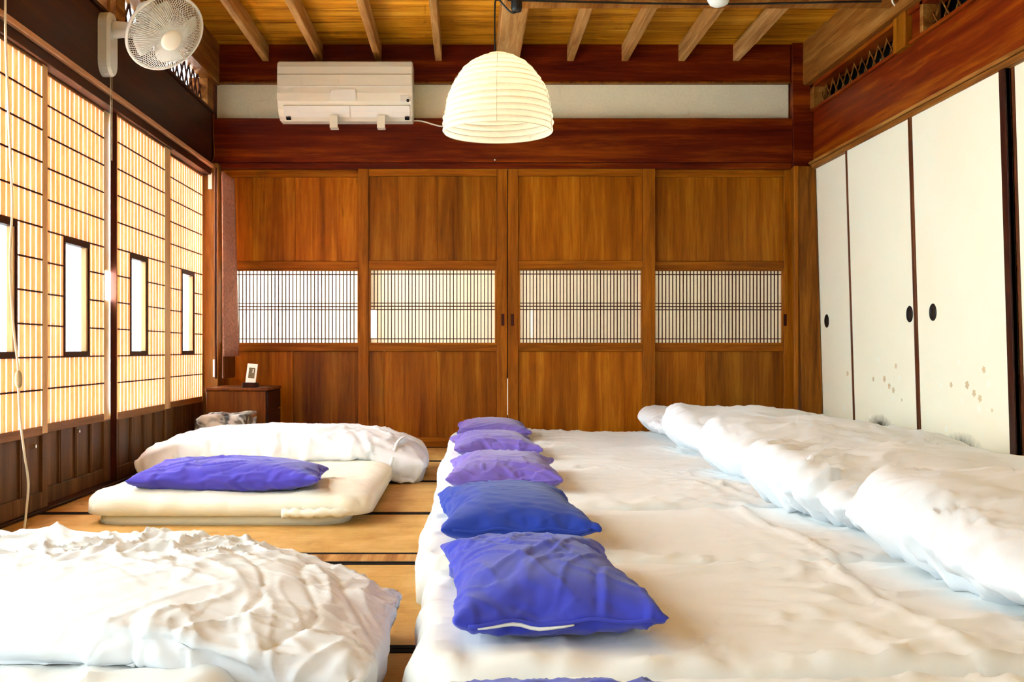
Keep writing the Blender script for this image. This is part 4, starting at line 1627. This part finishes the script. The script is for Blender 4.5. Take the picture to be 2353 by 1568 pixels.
# ------------------------------------------------------------------ corner cabinet and what stands by it
cb = empty('cabinet', (-1.335, 6.20, 0.0))
tag(cb, 'low dark wooden cabinet in the corner below the shoji', 'cabinet')
under(box('body', 'cab_side', None, -1.51, -1.165, 6.01, 6.43, 0.0, .374, .003), cb)
under(box('top_board', 'cab_side', None, -1.515, -1.150, 6.0, 6.435, .375, .392, .003), cb)
for z0, z1 in ((.02, .13), (.14, .25), (.26, .37)):
    dr = under(box('drawer', 'cab_dark', None, -1.166, -1.152, 6.025, 6.42, z0, z1, .002), cb)
    under(box('drawer_handle', 'glint', None, -1.153, -1.146, 6.17, 6.27, (z0 + z1) / 2 - .006, (z0 + z1) / 2 + .006, .002), dr)

fr = empty('photo_stand', (-1.285, 6.10, .392))
tag(fr, 'white card photo stand on the cabinet top', 'photo stand')
under(box('foot', 'cab_dark', None, -1.315, -1.230, 6.07, 6.14, .392, .420, .003), fr)
cd = obj('card_frame', box_mesh('card_frame', -.030, .030, -.003, .003, 0, .115, .002), 'card', fr, loc=(.014, 0, .026))
cd.rotation_euler = (R(-12), R(6), R(6))
ph = obj('photo', box_mesh('photo', -.018, .018, -.0042, -.0031, .028, .090, 0), 'photo', cd)
obj('photo_figure', box_mesh('photo_figure', .004, .010, -.0050, -.0043, .060, .082, 0), 'card', cd)
obj('back_leg', box_mesh('back_leg', -.01, .01, .02, .04, .0, .075, .002), 'cab_dark', fr, loc=(.014, .0, .026))

# box wrapped in a plastic bag
pbag = empty('wrapped_box', (-1.335, 5.78, 0))
tag(pbag, 'dark box in a crumpled clear plastic bag before the cabinet', 'plastic bag')
under(box('box', 'black', None, -1.44, -1.225, 5.72, 5.90, 0.0, .245, .006), pbag)
bm = bmesh.new()
bm_box(bm, -1.475, -1.205, 5.69, 5.93, 0.002, .258)
bmesh.ops.subdivide_edges(bm, edges=bm.edges[:], cuts=9, use_grid_fill=True)
for v in bm.verts:
    q = noise.noise_vector(v.co * 14) * .014 + noise.noise_vector(v.co * 37) * .006
    if v.co.z > .01:
        v.co += Vector((q.x * 1.2, q.y, q.z * .8))
        if v.co.x < -1.44:
            v.co.x -= .02 * max(0, 1 - abs(v.co.z - .20) / .08)
            v.co.z -= .03 * max(0, (-1.44 - v.co.x) / .05)
under(obj('plastic_wrap', finish(bm, 'plastic_wrap'), 'bag', smooth=True), pbag)

# pink mottled hanging panel in the corner
pk = empty('fabric_banner', (-1.48, 6.33, .44))
tag(pk, 'narrow pink mottled fabric panel hanging in the left corner', 'wall hanging')
bm = bmesh.new()
rows_ = []
for i in range(25):
    t = i / 24
    row = []
    for j in range(9):
        s_ = j / 8
        yy = 6.19 + .30 * s_
        xx = -1.466 + .006 * s_ + .022 * (1 - t) * s_ + .003 * math.sin(s_ * 6 + t * 2) + .010 * (1 - t)
        row.append(bm.verts.new((xx, yy, .575 + 1.105 * t)))
    rows_.append(row)
for a, b in zip(rows_, rows_[1:]):
    for j in range(8):
        bm.faces.new([a[j], a[j + 1], b[j + 1], b[j]])
fb = under(obj('fabric', finish(bm, 'fabric'), 'pink', smooth=True), pk)
fb.modifiers.new('solid', 'SOLIDIFY').thickness = .006
under(box('hem_board', 'cab_side', None, -1.462, -1.446, 6.20, 6.48, .44, .574, .003), pk)
under(box('hanging_rod', 'frame_dark', None, -1.500, -1.488, 6.17, 6.185, .44, 1.70, .002), pk)

# white cable hanging down the near shoji
def cp(px, py, y_=3.5):
    return ((px - CX) * y_ / F_PX, y_, CAMZ - (py - CY) * y_ / F_PX)


cab = empty('hanging_cable', cp(56, 1218))
tag(cab, 'white cable with an inline switch hanging before the nearest shoji', 'cable')
cpts = [cp(*p) for p in ((14, -160), (12, 0), (13, 90), (18, 220), (23, 340), (28, 470), (24, 560), (24, 640), (31, 750), (42, 850), (43, 900), (47, 970), (57, 1050), (65, 1110), (61, 1170), (56, 1216))]
bm = bmesh.new()
bm_tube(bm, spline(cpts, 6), .0042, 8)
under(obj('cable', finish(bm, 'cable'), 'plastic', smooth=True), cab)
bm = bmesh.new()
c0, c1 = Vector(cp(42, 852)), Vector(cp(43, 892))
bm_tube(bm, [c0, c0.lerp(c1, .15), c0.lerp(c1, .5), c0.lerp(c1, .85), c1], [.005, .011, .013, .011, .005], 10)
under(obj('inline_switch', finish(bm, 'inline_switch'), 'pale', smooth=True), cab)

# thin wire tacked down the left corner
bm = bmesh.new()
bm_tube(bm, spline([(bx(495), 6.49, bz(272)), (bx(496), 6.49, bz(320)), (bx(497), 6.488, bz(365)), (bx(492), 6.44, bz(384)), (bx(486), 6.43, bz(388))], 6), .003, 6)
o = obj('corner_wire', finish(bm, 'corner_wire'), 'beam_z', smooth=True)
tag(o, 'thin brown wire tacked down the left corner of the lintel', 'wire')
